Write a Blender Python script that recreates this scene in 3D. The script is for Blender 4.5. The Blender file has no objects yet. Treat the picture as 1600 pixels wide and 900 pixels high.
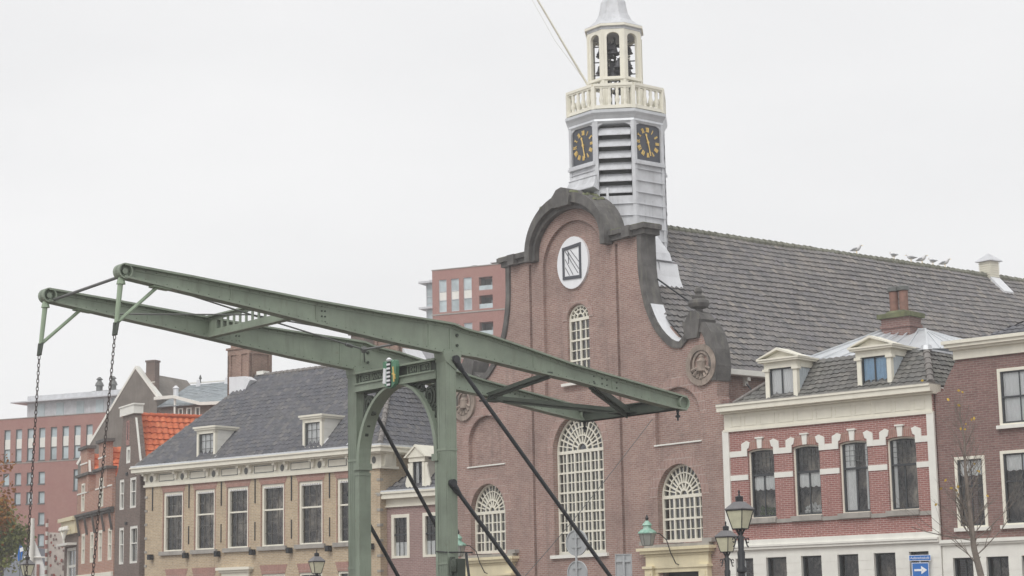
import bpy, math, random
from mathutils import Vector, Matrix, geometry
random.seed(7)
R_ = math.radians
scene = bpy.context.scene
col = scene.collection

# ------------------------------------------------------------------ camera
CAM_F, CAM_P, CAM_R, EYE = 3000.0, R_(9.65), R_(-1.05), 1.6
cp, sp, cr, sr = math.cos(CAM_P), math.sin(CAM_P), math.cos(CAM_R), math.sin(CAM_R)
fwd = Vector((0, cp, sp)); up0 = Vector((0, -sp, cp)); rt0 = Vector((1, 0, 0))
rt = rt0*cr + up0*sr; up = up0*cr - rt0*sr
camd = bpy.data.cameras.new('camera'); cam = bpy.data.objects.new('camera', camd); col.objects.link(cam)
m = Matrix.Identity(4)
for i in range(3):
    m[i][0] = rt[i]; m[i][1] = up[i]; m[i][2] = -fwd[i]
m[2][3] = EYE
cam.matrix_world = m
camd.sensor_width = 36; camd.lens = 36*CAM_F/1600
camd.clip_start = 0.5; camd.clip_end = 2000
scene.camera = cam

# ------------------------------------------------------------------ sky, sun, exposure
SUN_EL, SUN_AZ = R_(48), R_(205)      # azimuth of the sun measured clockwise from +Y
w = bpy.data.worlds.new('World'); scene.world = w; w.use_nodes = True
nt = w.node_tree; nt.nodes.clear()
wo = nt.nodes.new('ShaderNodeOutputWorld'); bg = nt.nodes.new('ShaderNodeBackground')
sky = nt.nodes.new('ShaderNodeTexSky'); sky.sky_type = 'NISHITA'; sky.sun_disc = False
sky.sun_elevation = SUN_EL; sky.sun_rotation = SUN_AZ
tc = nt.nodes.new('ShaderNodeTexCoord'); mp = nt.nodes.new('ShaderNodeMapping')
mp.inputs['Scale'].default_value = (1.6, 1.6, 5.0)
nz = nt.nodes.new('ShaderNodeTexNoise'); nz.inputs['Scale'].default_value = 1.2; nz.inputs['Detail'].default_value = 4
rmp = nt.nodes.new('ShaderNodeValToRGB')
rmp.color_ramp.elements[0].position = 0.33; rmp.color_ramp.elements[0].color = (7.6, 7.6, 7.65, 1)
rmp.color_ramp.elements[1].position = 0.68; rmp.color_ramp.elements[1].color = (8.6, 8.57, 8.57, 1)
mx = nt.nodes.new('ShaderNodeMixRGB'); mx.inputs[0].default_value = 0.97
L = nt.links
L.new(tc.outputs['Generated'], mp.inputs['Vector']); L.new(mp.outputs[0], nz.inputs['Vector'])
L.new(nz.outputs['Fac'], rmp.inputs['Fac']); L.new(sky.outputs[0], mx.inputs[1]); L.new(rmp.outputs[0], mx.inputs[2])
L.new(mx.outputs[0], bg.inputs['Color']); bg.inputs['Strength'].default_value = 0.1
L.new(bg.outputs[0], wo.inputs['Surface'])
sd = bpy.data.lights.new('sun', 'SUN'); sd.energy = 1.3; sd.angle = R_(35); sd.color = (1.0, 0.98, 0.95)
so = bpy.data.objects.new('sun', sd); col.objects.link(so)
sdir = Vector((math.sin(SUN_AZ)*math.cos(SUN_EL), math.cos(SUN_AZ)*math.cos(SUN_EL), math.sin(SUN_EL)))
so.rotation_euler = (-sdir).to_track_quat('-Z', 'Y').to_euler(); so.location = (0, 0, 60)
scene.view_settings.view_transform = 'Standard'; scene.view_settings.look = 'None'
scene.view_settings.exposure = 0.22; scene.view_settings.gamma = 1.0; scene.view_settings.use_curve_mapping = False
scene.render.engine = 'CYCLES'
scene.cycles.max_bounces = 6; scene.cycles.transparent_max_bounces = 8; scene.cycles.diffuse_bounces = 3

# ------------------------------------------------------------------ mesh builder
class MB:
    def __init__(s, M=None):
        s.v = []; s.f = []; s.mi = []; s.r = []; s.M = M
    def vert(s, p):
        p = Vector(p)
        if s.M is not None: p = s.M @ p
        s.v.append(p[:]); return len(s.v)-1
    def face(s, ids, mi=0, r=0.5):
        s.f.append(tuple(ids)); s.mi.append(mi); s.r.append(r)
    def poly(s, pts, mi=0, r=0.5):
        s.face([s.vert(p) for p in pts], mi, r)
    def box(s, x0, x1, y0, y1, z0, z1, mi=0):
        if x1 < x0: x0, x1 = x1, x0
        if y1 < y0: y0, y1 = y1, y0
        if z1 < z0: z0, z1 = z1, z0
        i = [s.vert((x, y, z)) for z in (z0, z1) for y in (y0, y1) for x in (x0, x1)]
        for q in ((0,2,3,1),(4,5,7,6),(0,1,5,4),(2,6,7,3),(0,4,6,2),(1,3,7,5)): s.face([i[k] for k in q], mi)
    def cap(s, loops, y, mi=0, flip=False):
        vs = [[Vector((x, z, 0)) for x, z in lp] for lp in loops]
        flat = [p for lp in vs for p in lp]
        ids = [s.vert((p.x, y, p.y)) for p in flat]
        for t in geometry.tessellate_polygon(vs):
            a, b, c = [flat[k] for k in t]
            cr_ = (b-a).cross(c-a).z
            t = list(t)
            if abs(cr_) < 1e-10: continue
            if (cr_ < 0) != flip: t.reverse()
            s.face([ids[k] for k in t], mi)
    def wall(s, outer, holes=(), y0=0, y1=0.3, mi=0, back=True, sides=True):
        s.cap([outer]+list(holes), y0, mi)
        if back: s.cap([outer]+list(holes), y1, mi, True)
        for lp in ([outer] if sides else [])+list(holes):
            n = len(lp)
            for k in range(n):
                a = lp[k]; b = lp[(k+1) % n]
                s.poly([(a[0],y0,a[1]),(b[0],y0,b[1]),(b[0],y1,b[1]),(a[0],y1,a[1])], mi)
    def prism(s, pts, y0, y1, mi=0): s.wall(pts, (), y0, y1, mi)
    def strip(s, A, B, y0, y1, mi=0, closed=False):
        """solid between two equally long outlines A (outer) and B (inner), in the x-z plane"""
        n = len(A); rng = range(n if closed else n-1)
        for k in rng:
            a, b, c, d = A[k], A[(k+1) % n], B[(k+1) % n], B[k]
            for y in (y0, y1): s.poly([(q[0],y,q[1]) for q in (a,b,c,d)], mi)
            s.poly([(a[0],y0,a[1]),(b[0],y0,b[1]),(b[0],y1,b[1]),(a[0],y1,a[1])], mi)
            s.poly([(d[0],y0,d[1]),(c[0],y0,c[1]),(c[0],y1,c[1]),(d[0],y1,d[1])], mi)
        if not closed:
            for k in (0, n-1):
                a, d = A[k], B[k]
                s.poly([(a[0],y0,a[1]),(d[0],y0,d[1]),(d[0],y1,d[1]),(a[0],y1,a[1])], mi)
    def arch(s, cx, cz, r0, r1, y0, y1, mi=0, a0=0, a1=180, n=20, k=1.0):
        A = [(cx+r1*math.cos(R_(a)), cz+r1*k*math.sin(R_(a))) for a in [a0+(a1-a0)*i/n for i in range(n+1)]]
        B = [(cx+r0*math.cos(R_(a)), cz+r0*k*math.sin(R_(a))) for a in [a0+(a1-a0)*i/n for i in range(n+1)]]
        s.strip(A, B, y0, y1, mi)
    def tube(s, pts, rad, n=8, mi=0, capped=True):
        pts = [Vector(p) for p in pts]
        if not isinstance(rad, (list, tuple)): rad = [rad]*len(pts)
        rings = []; prev = None
        for i, p in enumerate(pts):
            d = (pts[min(i+1, len(pts)-1)] - pts[max(i-1, 0)]).normalized()
            if prev is None:
                a = Vector((0,0,1)) if abs(d.z) < .9 else Vector((1,0,0))
                u = d.cross(a).normalized()
            else:
                u = (prev - d*prev.dot(d)).normalized()
            prev = u; v = d.cross(u)
            rings.append([s.vert(p+(u*math.cos(2*math.pi*k/n)+v*math.sin(2*math.pi*k/n))*rad[i]) for k in range(n)])
        for a, b in zip(rings, rings[1:]):
            for k in range(n): s.face([a[k], a[(k+1)%n], b[(k+1)%n], b[k]], mi)
        if capped: s.face(rings[0][::-1], mi); s.face(rings[-1], mi)
    def lathe(s, cx, cy, prof, n=12, ph=0.0, mi=0):
        rings = []
        for r, z in prof:
            rings.append([s.vert((cx+max(r,1e-4)*math.cos(ph+2*math.pi*k/n), cy+max(r,1e-4)*math.sin(ph+2*math.pi*k/n), z)) for k in range(n)])
        for a, b in zip(rings, rings[1:]):
            for k in range(n): s.face([a[k], a[(k+1)%n], b[(k+1)%n], b[k]], mi)
        s.face(rings[0][::-1], mi); s.face(rings[-1], mi)
    def bar(s, a, b, w, h, mi=0, upv=(0,0,1)):
        a = Vector(a); b = Vector(b); d = (b-a).normalized(); u = d.cross(Vector(upv))
        if u.length < 1e-4: u = d.cross(Vector((1,0,0)))
        u.normalize(); v = u.cross(d)
        i = [s.vert(p+u*sx*w/2+v*sz*h/2) for p in (a, b) for sx, sz in ((-1,-1),(1,-1),(1,1),(-1,1))]
        for q in ((0,1,2,3),(7,6,5,4),(0,4,5,1),(1,5,6,2),(2,6,7,3),(3,7,4,0)): s.face([i[k] for k in q], mi)
    def tiles(s, A, B, C, D, row=.29, cw=.24, amp=.03, lift=.05, ns=4, mi=0, seed=0):
        A, B, C, D = map(Vector, (A, B, C, D))
        ux = (B-A).normalized(); nrm = (B-A).cross(D-A).normalized()
        upd = nrm.cross(ux).normalized(); H = (D-A).dot(upd)
        nr = max(1, round(H/row)); rnd = random.Random(seed*77+5)
        for i in range(nr):
            h0, h1 = H*i/nr, H*(i+1)/nr; t = (i+.5)/nr
            l = (A+(D-A)*t-A).dot(ux); r = (B+(C-B)*t-A).dot(ux)
            if r-l < cw*.4: continue
            step = cw/ns; k0 = math.floor(l/step); k1 = math.ceil(r/step)
            xs = [l]+[k*step for k in range(k0+1, k1)]+[r]
            off = (i % 2)*0.0
            def prof(x):
                q = (x/cw+off) % 1.0
                return amp*(0.5-0.5*math.cos(2*math.pi*q))
            lo = []; hi = []; base = []
            cid = {}
            for x in xs:
                p = A+ux*x; h = prof(x)+.022*math.sin(x*.9+i*.21+seed)+.016*math.sin(x*.37-i*.4)
                jr = random.Random(int(math.floor(x/cw))*131+i*7919+seed); jit = jr.uniform(-.016,.016)-(.05 if jr.random() < .012 else 0); h += jr.uniform(0,.012)
                lo.append(s.vert(p+upd*(h0-.03+jit)+nrm*(h+lift))); hi.append(s.vert(p+upd*h1+nrm*(h+.004)))
                base.append(s.vert(p+upd*(h0-.03)+nrm*(-.01)))
            for k in range(len(xs)-1):
                c = math.floor((xs[k]+xs[k+1])/2/cw)
                if c not in cid: cid[c] = rnd.random()
                s.face([lo[k], lo[k+1], hi[k+1], hi[k]], mi, cid[c])
                s.face([base[k], base[k+1], lo[k+1], lo[k]], mi, cid[c]*.5)
    def cut(s):
        if not hasattr(s, 'cuts'): s.cuts = []
        s.cuts.append((len(s.v), len(s.f)))
    def build_each(s, name, mats, parent=None, smooth=None, fix=True):
        s.cut(); pv = pf = 0; out = []
        for v, f in s.cuts:
            if f > pf:
                q = MB(); q.v = s.v[pv:v]; q.f = [tuple(i-pv for i in t_) for t_ in s.f[pf:f]]; q.mi = s.mi[pf:f]; q.r = s.r[pf:f]
                out.append(q.build(name, mats, parent, smooth, fix))
            pv, pf = v, f
        return out
    def build(s, name, mats, parent=None, smooth=None, fix=True):
        me = bpy.data.meshes.new(name); me.from_pydata(s.v, [], s.f)
        if not isinstance(mats, (list, tuple)): mats = [mats]
        for mm in mats: me.materials.append(mm)
        if len(mats) > 1: me.polygons.foreach_set('material_index', s.mi)
        if any(x != .5 for x in s.r):
            at_ = me.attributes.new('rnd', 'FLOAT', 'FACE'); at_.data.foreach_set('value', s.r)
        me.validate()
        if fix:
            import bmesh
            b = bmesh.new(); b.from_mesh(me); bmesh.ops.recalc_face_normals(b, faces=b.faces); b.to_mesh(me); b.free()
        if smooth:
            me.polygons.foreach_set('use_smooth', [True]*len(me.polygons)); me.set_sharp_from_angle(angle=R_(smooth))
        me.update()
        o = bpy.data.objects.new(name, me); col.objects.link(o)
        if parent: o.parent = parent
        return o

def thing(name, label, cat, loc=(0,0,0), rz=0.0, group=None):
    o = bpy.data.objects.new(name, None); col.objects.link(o); o.location = loc; o.rotation_euler = (0,0,rz)
    o.empty_display_size = .3
    tag(o, label, cat, group); return o
def tag(o, label, cat, group=None, kind=None):
    if label: o['label'] = label
    if cat: o['category'] = cat
    if group: o['group'] = group
    if kind: o['kind'] = kind
    return o
def face_rz(yaw): return R_(yaw-90)
def copy_thing(src, loc, rz, label):
    c = src.copy(); col.objects.link(c); c.location = loc; c.rotation_euler = (0,0,rz); c['label'] = label
    for ch in list(src.children):
        d = ch.copy(); col.objects.link(d); d.parent = c
        for g in list(ch.children):
            e = g.copy(); col.objects.link(e); e.parent = d
    return c

# ------------------------------------------------------------------ materials
def newmat(name):
    mt = bpy.data.materials.new(name); mt.use_nodes = True
    n = mt.node_tree.nodes; p = n['Principled BSDF']; return mt, mt.node_tree, p
def noise(t, scale, detail=3, vec=None, rough=.6):
    x = t.nodes.new('ShaderNodeTexNoise'); x.inputs['Scale'].default_value = scale; x.inputs['Detail'].default_value = detail
    x.inputs['Roughness'].default_value = rough
    if vec is not None: t.links.new(vec, x.inputs['Vector'])
    return x
def mapr(t, sock, a, b, c, d):
    x = t.nodes.new('ShaderNodeMapRange'); x.inputs[1].default_value = a; x.inputs[2].default_value = b
    x.inputs[3].default_value = c; x.inputs[4].default_value = d; t.links.new(sock, x.inputs[0]); return x.outputs[0]
def mix(t, fac, a, b, mode='MIX'):
    x = t.nodes.new('ShaderNodeMixRGB'); x.blend_type = mode
    for i, q in ((0, fac), (1, a), (2, b)):
        if hasattr(q, 'is_linked') or isinstance(q, bpy.types.NodeSocket): t.links.new(q, x.inputs[i])
        else: x.inputs[i].default_value = q if i == 0 else ((q[0], q[1], q[2], 1) if len(q) == 3 else q)
    return x.outputs[0]
def objvec(t, scale=(1,1,1)):
    c = t.nodes.new('ShaderNodeTexCoord'); m_ = t.nodes.new('ShaderNodeMapping'); m_.inputs['Scale'].default_value = scale
    t.links.new(c.outputs['Object'], m_.inputs['Vector']); return m_.outputs[0]
def plain(name, c, rough=.6, var=.12, sc=2.5, metal=0.0, streak=.12, dirt=(.16,.15,.12), bump=.0, spec=.4):
    mt, t, p = newmat(name)
    v = objvec(t)
    n1 = noise(t, sc, 5, v); a = mapr(t, n1.outputs['Fac'], .3, .7, 1-var, 1+var)
    b = mix(t, 1.0, c, mix(t, 1.0, (1,1,1), (1,1,1)), 'MULTIPLY')
    cc = t.nodes.new('ShaderNodeVectorMath'); cc.operation = 'SCALE'; cc.inputs[0].default_value = c; t.links.new(a, cc.inputs['Scale'])
    sv = objvec(t, (5, 5, .6)); n2 = noise(t, 1.3, 4, sv); f = mapr(t, n2.outputs['Fac'], .52, .78, 0, streak*2.2)
    out = mix(t, f, cc.outputs[0], dirt)
    t.nodes.remove(b.node)
    t.links.new(out, p.inputs['Base Color'])
    p.inputs['Roughness'].default_value = rough; p.inputs['Metallic'].default_value = metal
    p.inputs['Specular IOR Level'].default_value = spec
    if bump:
        bn = t.nodes.new('ShaderNodeBump'); bn.inputs['Strength'].default_value = bump; bn.inputs['Distance'].default_value = .02
        n3 = noise(t, 18, 4, v); t.links.new(n3.outputs['Fac'], bn.inputs['Height']); t.links.new(bn.outputs[0], p.inputs['Normal'])
    return mt
def brick(name, c1, c2, mortar, bw=.22, bh=.068, ms=.011, stain=.35, stainc=(.10,.09,.08), patch=None, pale=.25):
    mt, t, p = newmat(name)
    c = t.nodes.new('ShaderNodeTexCoord'); s_ = t.nodes.new('ShaderNodeSeparateXYZ'); t.links.new(c.outputs['Object'], s_.inputs[0])
    ad = t.nodes.new('ShaderNodeMath'); t.links.new(s_.outputs[0], ad.inputs[0]); t.links.new(s_.outputs[1], ad.inputs[1])
    cb = t.nodes.new('ShaderNodeCombineXYZ'); t.links.new(ad.outputs[0], cb.inputs[0]); t.links.new(s_.outputs[2], cb.inputs[1])
    br = t.nodes.new('ShaderNodeTexBrick'); t.links.new(cb.outputs[0], br.inputs['Vector'])
    br.inputs['Scale'].default_value = 1; br.inputs['Brick Width'].default_value = bw; br.inputs['Row Height'].default_value = bh
    br.inputs['Mortar Size'].default_value = ms; br.inputs['Mortar Smooth'].default_value = .2; br.inputs['Bias'].default_value = 0
    br.inputs['Color1'].default_value = (*c1,1); br.inputs['Color2'].default_value = (*c2,1); br.inputs['Mortar'].default_value = (*mortar,1)
    v = objvec(t)
    n1 = noise(t, .55, 6, v, .65); f1 = mapr(t, n1.outputs['Fac'], .42, .72, 0, stain)
    x = mix(t, f1, br.outputs['Color'], stainc)
    sv = objvec(t, (3.2, 3.2, .35)); n2 = noise(t, 1.0, 5, sv); f2 = mapr(t, n2.outputs['Fac'], .55, .8, 0, stain*1.2)
    x = mix(t, f2, x, stainc)
    n3 = noise(t, .9, 6, objvec(t, (1,1,1.7)), .7); f3 = mapr(t, n3.outputs['Fac'], .5, .75, 0, pale)
    x = mix(t, f3, x, patch or tuple(min(1, q*1.5+.05) for q in c1))
    n5 = noise(t, 2.2, 6, objvec(t, (1,1,1.4)), .75); f5 = mapr(t, n5.outputs['Fac'], .58, .70, 0, stain*.9); x = mix(t, f5, x, stainc)
    n4 = noise(t, 9, 3, objvec(t, (1,1,3))); f4 = mapr(t, n4.outputs['Fac'], .25, .75, .78, 1.22)
    sc = t.nodes.new('ShaderNodeVectorMath'); sc.operation = 'SCALE'; t.links.new(x, sc.inputs[0]); t.links.new(f4, sc.inputs['Scale'])
    t.links.new(sc.outputs[0], p.inputs['Base Color']); p.inputs['Roughness'].default_value = .85; p.inputs['Specular IOR Level'].default_value = .2
    bn = t.nodes.new('ShaderNodeBump'); bn.inputs['Strength'].default_value = .5; bn.inputs['Distance'].default_value = .01
    bn.invert = True; t.links.new(br.outputs['Fac'], bn.inputs['Height']); t.links.new(bn.outputs[0], p.inputs['Normal'])
    return mt
def tilemat(name, cols, moss=(.16,.17,.10), mossf=.35, rough=.65, light=None, lightf=0.0):
    mt, t, p = newmat(name)
    a = t.nodes.new('ShaderNodeAttribute'); a.attribute_name = 'rnd'
    r = t.nodes.new('ShaderNodeValToRGB'); r.color_ramp.elements[0].color = (*cols[0],1); r.color_ramp.elements[1].color = (*cols[-1],1)
    for i, c in enumerate(cols[1:-1]):
        e = r.color_ramp.elements.new((i+1)/(len(cols)-1)); e.color = (*c,1)
    t.links.new(a.outputs['Fac'], r.inputs['Fac'])
    v = objvec(t); n1 = noise(t, .45, 6, v, .7); f = mapr(t, n1.outputs['Fac'], .48, .72, 0, mossf); x = mix(t, f, r.outputs[0], moss)
    if light:
        n2 = noise(t, .8, 6, objvec(t, (1,1,1.3)), .75); f = mapr(t, n2.outputs['Fac'], .55, .72, 0, lightf); x = mix(t, f, x, light)
    n3 = noise(t, 6, 4, v); f = mapr(t, n3.outputs['Fac'], .3, .7, .8, 1.2)
    sc = t.nodes.new('ShaderNodeVectorMath'); sc.operation = 'SCALE'; t.links.new(x, sc.inputs[0]); t.links.new(f, sc.inputs['Scale'])
    t.links.new(sc.outputs[0], p.inputs['Base Color']); p.inputs['Roughness'].default_value = rough; p.inputs['Specular IOR Level'].default_value = .3
    return mt
def glass(name, tint=(.96,.97,.97), refl=.16, warp=2.0):
    mt, t, p = newmat(name); n = t.nodes; n.remove(p); out = n['Material Output']
    tr = n.new('ShaderNodeBsdfTransparent'); tr.inputs[0].default_value = (*tint,1)
    gl = n.new('ShaderNodeBsdfGlossy'); gl.inputs['Roughness'].default_value = .06; gl.inputs[0].default_value = (.95,.97,1,1)
    lw = n.new('ShaderNodeFresnel'); lw.inputs[0].default_value = 1.5
    ms = n.new('ShaderNodeMixShader'); bn = n.new('ShaderNodeBump'); bn.inputs['Strength'].default_value = .25; bn.inputs['Distance'].default_value = .05
    nn = noise(t, warp, 2, objvec(t)); t.links.new(nn.outputs['Fac'], bn.inputs['Height']); t.links.new(bn.outputs[0], gl.inputs['Normal'])
    ad = n.new('ShaderNodeMath'); ad.operation = 'MULTIPLY_ADD'; ad.inputs[1].default_value = 1.0; ad.inputs[2].default_value = refl*.5
    t.links.new(lw.outputs[0], ad.inputs[0]); t.links.new(ad.outputs[0], ms.inputs[0])
    t.links.new(tr.outputs[0], ms.inputs[1]); t.links.new(gl.outputs[0], ms.inputs[2]); t.links.new(ms.outputs[0], out.inputs['Surface'])
    return mt

M_church = brick('church_brick', (.315,.183,.155), (.40,.262,.218), (.43,.36,.325), stain=.5, stainc=(.16,.125,.115), pale=.38, patch=(.45,.34,.30))
M_red = brick('red_brick', (.30,.125,.112), (.37,.165,.145), (.52,.41,.37), ms=.009, bh=.062, stain=.22, stainc=(.20,.10,.09), pale=.12)
M_brown = brick('brown_brick', (.215,.12,.11), (.27,.16,.14), (.29,.235,.215), stain=.3, stainc=(.14,.10,.09), pale=.15)
M_yellow = brick('yellow_brick', (.46,.35,.225), (.56,.44,.29), (.57,.51,.41), stain=.30, stainc=(.24,.17,.13), pale=.2)
M_purple = brick('purple_brick', (.30,.19,.18), (.37,.24,.22), (.42,.34,.31), stain=.3, stainc=(.16,.12,.11))
M_dark = brick('dark_brick', (.17,.125,.11), (.23,.17,.145), (.24,.21,.19), stain=.3, stainc=(.11,.10,.085))
M_orangebrick = brick('orange_brick', (.42,.20,.15), (.50,.27,.19), (.5,.42,.36), stain=.3, stainc=(.22,.15,.12))
M_chimbrick = brick('chimney_brick', (.27,.165,.135), (.34,.22,.17), (.36,.29,.24), stain=.4)
M_modern = brick('modern_brick', (.34,.15,.125), (.39,.185,.155), (.40,.28,.245), stain=.35, stainc=(.30,.12,.11), pale=.1)
M_redarch = brick('red_arch_brick', (.36,.185,.155), (.42,.23,.19), (.44,.33,.28), bw=.07, bh=.3, stain=.2)
M_archbrick = brick('arch_brick', (.31,.18,.155), (.40,.25,.21), (.50,.43,.39), bw=.068, bh=.3, stain=.2)
M_cream = plain('cream_paint', (.80,.77,.66), .5, .05, 3, streak=.07, dirt=(.5,.47,.38))
M_white = plain('white_paint', (.80,.79,.73), .5, .05, 3, streak=.06, dirt=(.5,.48,.42))
M_yellowp = plain('yellow_cream_paint', (.78,.70,.48), .5, .05, 3, streak=.1, dirt=(.42,.36,.25))
M_lead = plain("lead_sheet", (.58,.59,.61), .5, .14, 2.2, .0, .28, dirt=(.42,.42,.42))
M_zinc = plain('zinc_sheet', (.62,.64,.66), .4, .10, 1.2, .25, .15, dirt=(.40,.41,.42))
M_blue = plain('pale_blue_boards', (.52,.57,.60), .6, .06, 3, streak=.1)
M_stone = plain('weathered_stone', (.115,.11,.105), .85, .4, 2.0, streak=.35, dirt=(.20,.19,.16), bump=.4)
M_mossstone = plain('mossy_stone', (.14,.15,.085), .9, .35, 3, streak=.2, dirt=(.24,.26,.10), bump=.5)
M_sand = plain('sandstone', (.30,.245,.205), .85, .4, 3, streak=.5, dirt=(.15,.13,.11), bump=.3)
M_grey = plain('grey_stone', (.36,.34,.31), .8, .15, 3, streak=.15)
M_green = plain('green_bridge_paint', (.25,.295,.23), .45, .18, 1.1, 0, .26, dirt=(.16,.175,.135), bump=.08, spec=.35)
def rusty(mt, amount=.5, col_=(.17,.095,.055)):
    t = mt.node_tree; p = t.nodes['Principled BSDF']; src = p.inputs['Base Color'].links[0].from_socket
    n1 = noise(t, 7, 6, objvec(t, (1,1,.45)), .75); f = mapr(t, n1.outputs['Fac'], .60, .70, 0, amount)
    n2 = noise(t, 1.2, 3, objvec(t)); g_ = mapr(t, n2.outputs['Fac'], .45, .62, 0, 1)
    m_ = t.nodes.new('ShaderNodeMath'); m_.operation = 'MULTIPLY'; t.links.new(f, m_.inputs[0]); t.links.new(g_, m_.inputs[1])
    t.links.new(mix(t, m_.outputs[0], src, col_), p.inputs['Base Color'])
    r = mapr(t, n2.outputs['Fac'], .3, .7, .32, .62); t.links.new(r, p.inputs['Roughness'])
rusty(M_green)
M_greend = plain('dark_green_paint', (.055,.068,.052), .6, .15, 2, 0, .1)
M_greenl = plain('light_green_paint', (.30,.38,.27), .5, .08, 2, 0, .08)
M_iron = plain('black_iron', (.028,.030,.034), .45, .15, 6, 0, .05)
M_chain = plain('chain_iron', (.07,.055,.05), .6, .3, 12, .3, .1)
M_iron2 = plain('grey_iron', (.13,.135,.13), .5, .1, 6)
M_black = plain('black_paint', (.018,.02,.024), .4, .1, 4)
M_clock = plain('clock_black', (.075,.08,.095), .5, .08, 4, streak=.03)
M_gold = plain('gold_paint', (.85,.60,.20), .4, .08, 8, .2, .0)
M_bronze = plain('bell_bronze', (.085,.085,.095), .5, .2, 5, .3, .1)
M_copper = plain('green_copper', (.28,.50,.40), .6, .2, 8, streak=.3, dirt=(.60,.66,.60))
M_lampglass = plain('milky_lamp_glass', (.62,.60,.44), .25, .12, 6, streak=.1, dirt=(.5,.52,.35))
M_lamphood = plain('grey_lamp_hood', (.17,.165,.17), .5, .1, 6)
M_frost = plain('clear_lamp_glass', (.36,.37,.34), .2, .1, 6)
M_curtain = plain('white_curtain', (.90,.90,.88), .9, .05, 8, streak=0)
M_blinds = plain('pale_blind', (.90,.90,.89), .8, .05, 2, streak=0)
M_bluecur = plain('blue_curtain', (.40,.60,.78), .9, .1, 6, streak=0)
M_winframe = plain('dark_window_frame', (.05,.055,.06), .4, .1, 5, streak=0)
M_flash = plain('white_flashing', (.74,.75,.77), .45, .06, 3, streak=.05)
M_signblue = plain('sign_blue', (.035,.17,.52), .35, .02, 3, streak=0)
M_signwhite = plain('sign_white', (.85,.86,.88), .35, .02, 3, streak=0)
M_signback = plain('sign_back_grey', (.50,.52,.53), .4, .05, 3, .2, .08)
M_thinbar = plain('thin_bars', (.17,.16,.14), .6, .1, 4, streak=0)
M_glass = glass('window_glass', refl=.03)
M_glassl = glass('leaded_glass', tint=(.5,.52,.5), refl=.14, warp=5)
M_glassm = plain('modern_glass', (.46,.53,.55), .12, .3, .6, streak=.1, dirt=(.55,.6,.6))
M_tilegrey = tilemat('grey_brown_tiles', [(.14,.137,.14), (.17,.163,.162), (.185,.176,.17), (.215,.20,.19), (.18,.172,.18), (.26,.238,.215)], light=(.34,.295,.25), lightf=.45, moss=(.17,.165,.155), mossf=.3)
M_tiledark = tilemat('dark_slate_tiles', [(.10,.105,.12), (.135,.135,.15), (.12,.12,.13), (.17,.165,.165)], mossf=.25, moss=(.17,.165,.14))
M_tilemans = tilemat('mansard_tiles', [(.13,.13,.125), (.17,.165,.155), (.15,.145,.14), (.21,.20,.185)], moss=(.22,.22,.17), mossf=.4)
M_tileorange = tilemat('orange_tiles', [(.54,.13,.06), (.62,.17,.075), (.58,.15,.065), (.66,.21,.10)], mossf=.08, moss=(.75,.33,.13))
M_ridge = plain('mossy_ridge', (.22,.22,.18), .9, .3, 4, streak=.3, dirt=(.27,.27,.19))
M_hip = plain('hip_tiles', (.20,.185,.175), .8, .3, 4, streak=.3, dirt=(.42,.40,.36))
def roommat():  # pale and dark mottling painted in for pane reflections and furniture
    mt, t, p = newmat('room_painted_reflections'); v = objvec(t, (1.3,1.3,.8)); n1 = noise(t, 1.6, 5, v, .7)
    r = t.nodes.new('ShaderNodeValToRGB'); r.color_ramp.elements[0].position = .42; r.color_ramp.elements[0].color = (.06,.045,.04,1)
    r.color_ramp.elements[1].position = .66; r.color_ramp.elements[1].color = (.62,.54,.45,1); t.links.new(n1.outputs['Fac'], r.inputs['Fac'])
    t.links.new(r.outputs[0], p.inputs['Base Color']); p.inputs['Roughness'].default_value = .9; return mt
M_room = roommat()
M_asphalt = plain('asphalt', (.06,.06,.06), .9, .2, 4)
M_paving = plain('clinker_paving', (.17,.13,.115), .9, .25, 3)
M_bark = plain('bark', (.14,.115,.10), .9, .3, 8, bump=.5)
M_bark2 = plain('grey_twigs', (.20,.17,.145), .9, .3, 8)
def leafmat(name, cols):
    return tilemat(name, cols, mossf=.0)
M_leafy = leafmat('yellow_leaves', [(.55,.34,.05), (.70,.50,.08)])
M_leafo = leafmat('autumn_leaves', [(.16,.10,.04), (.30,.13,.035), (.42,.17,.03), (.22,.19,.06), (.10,.12,.035)])
M_leafg = leafmat('green_leaves', [(.10,.14,.04), (.20,.22,.05), (.15,.17,.05), (.26,.22,.07)])
M_gull = plain('gull_feathers', (.72,.72,.72), .8, .1, 5, streak=0)
M_gullg = plain('gull_wings', (.45,.46,.48), .8, .1, 5, streak=0)
def watermat():
    mt, t, p = newmat('canal_water'); p.inputs['Base Color'].default_value = (.035,.045,.035,1); p.inputs['Roughness'].default_value = .06
    bn = t.nodes.new('ShaderNodeBump'); bn.inputs['Strength'].default_value = .3; bn.inputs['Distance'].default_value = .05
    n = noise(t, 2.5, 4, objvec(t)); t.links.new(n.outputs['Fac'], bn.inputs['Height']); t.links.new(bn.outputs[0], p.inputs['Normal']); return mt
M_water = watermat()

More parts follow.
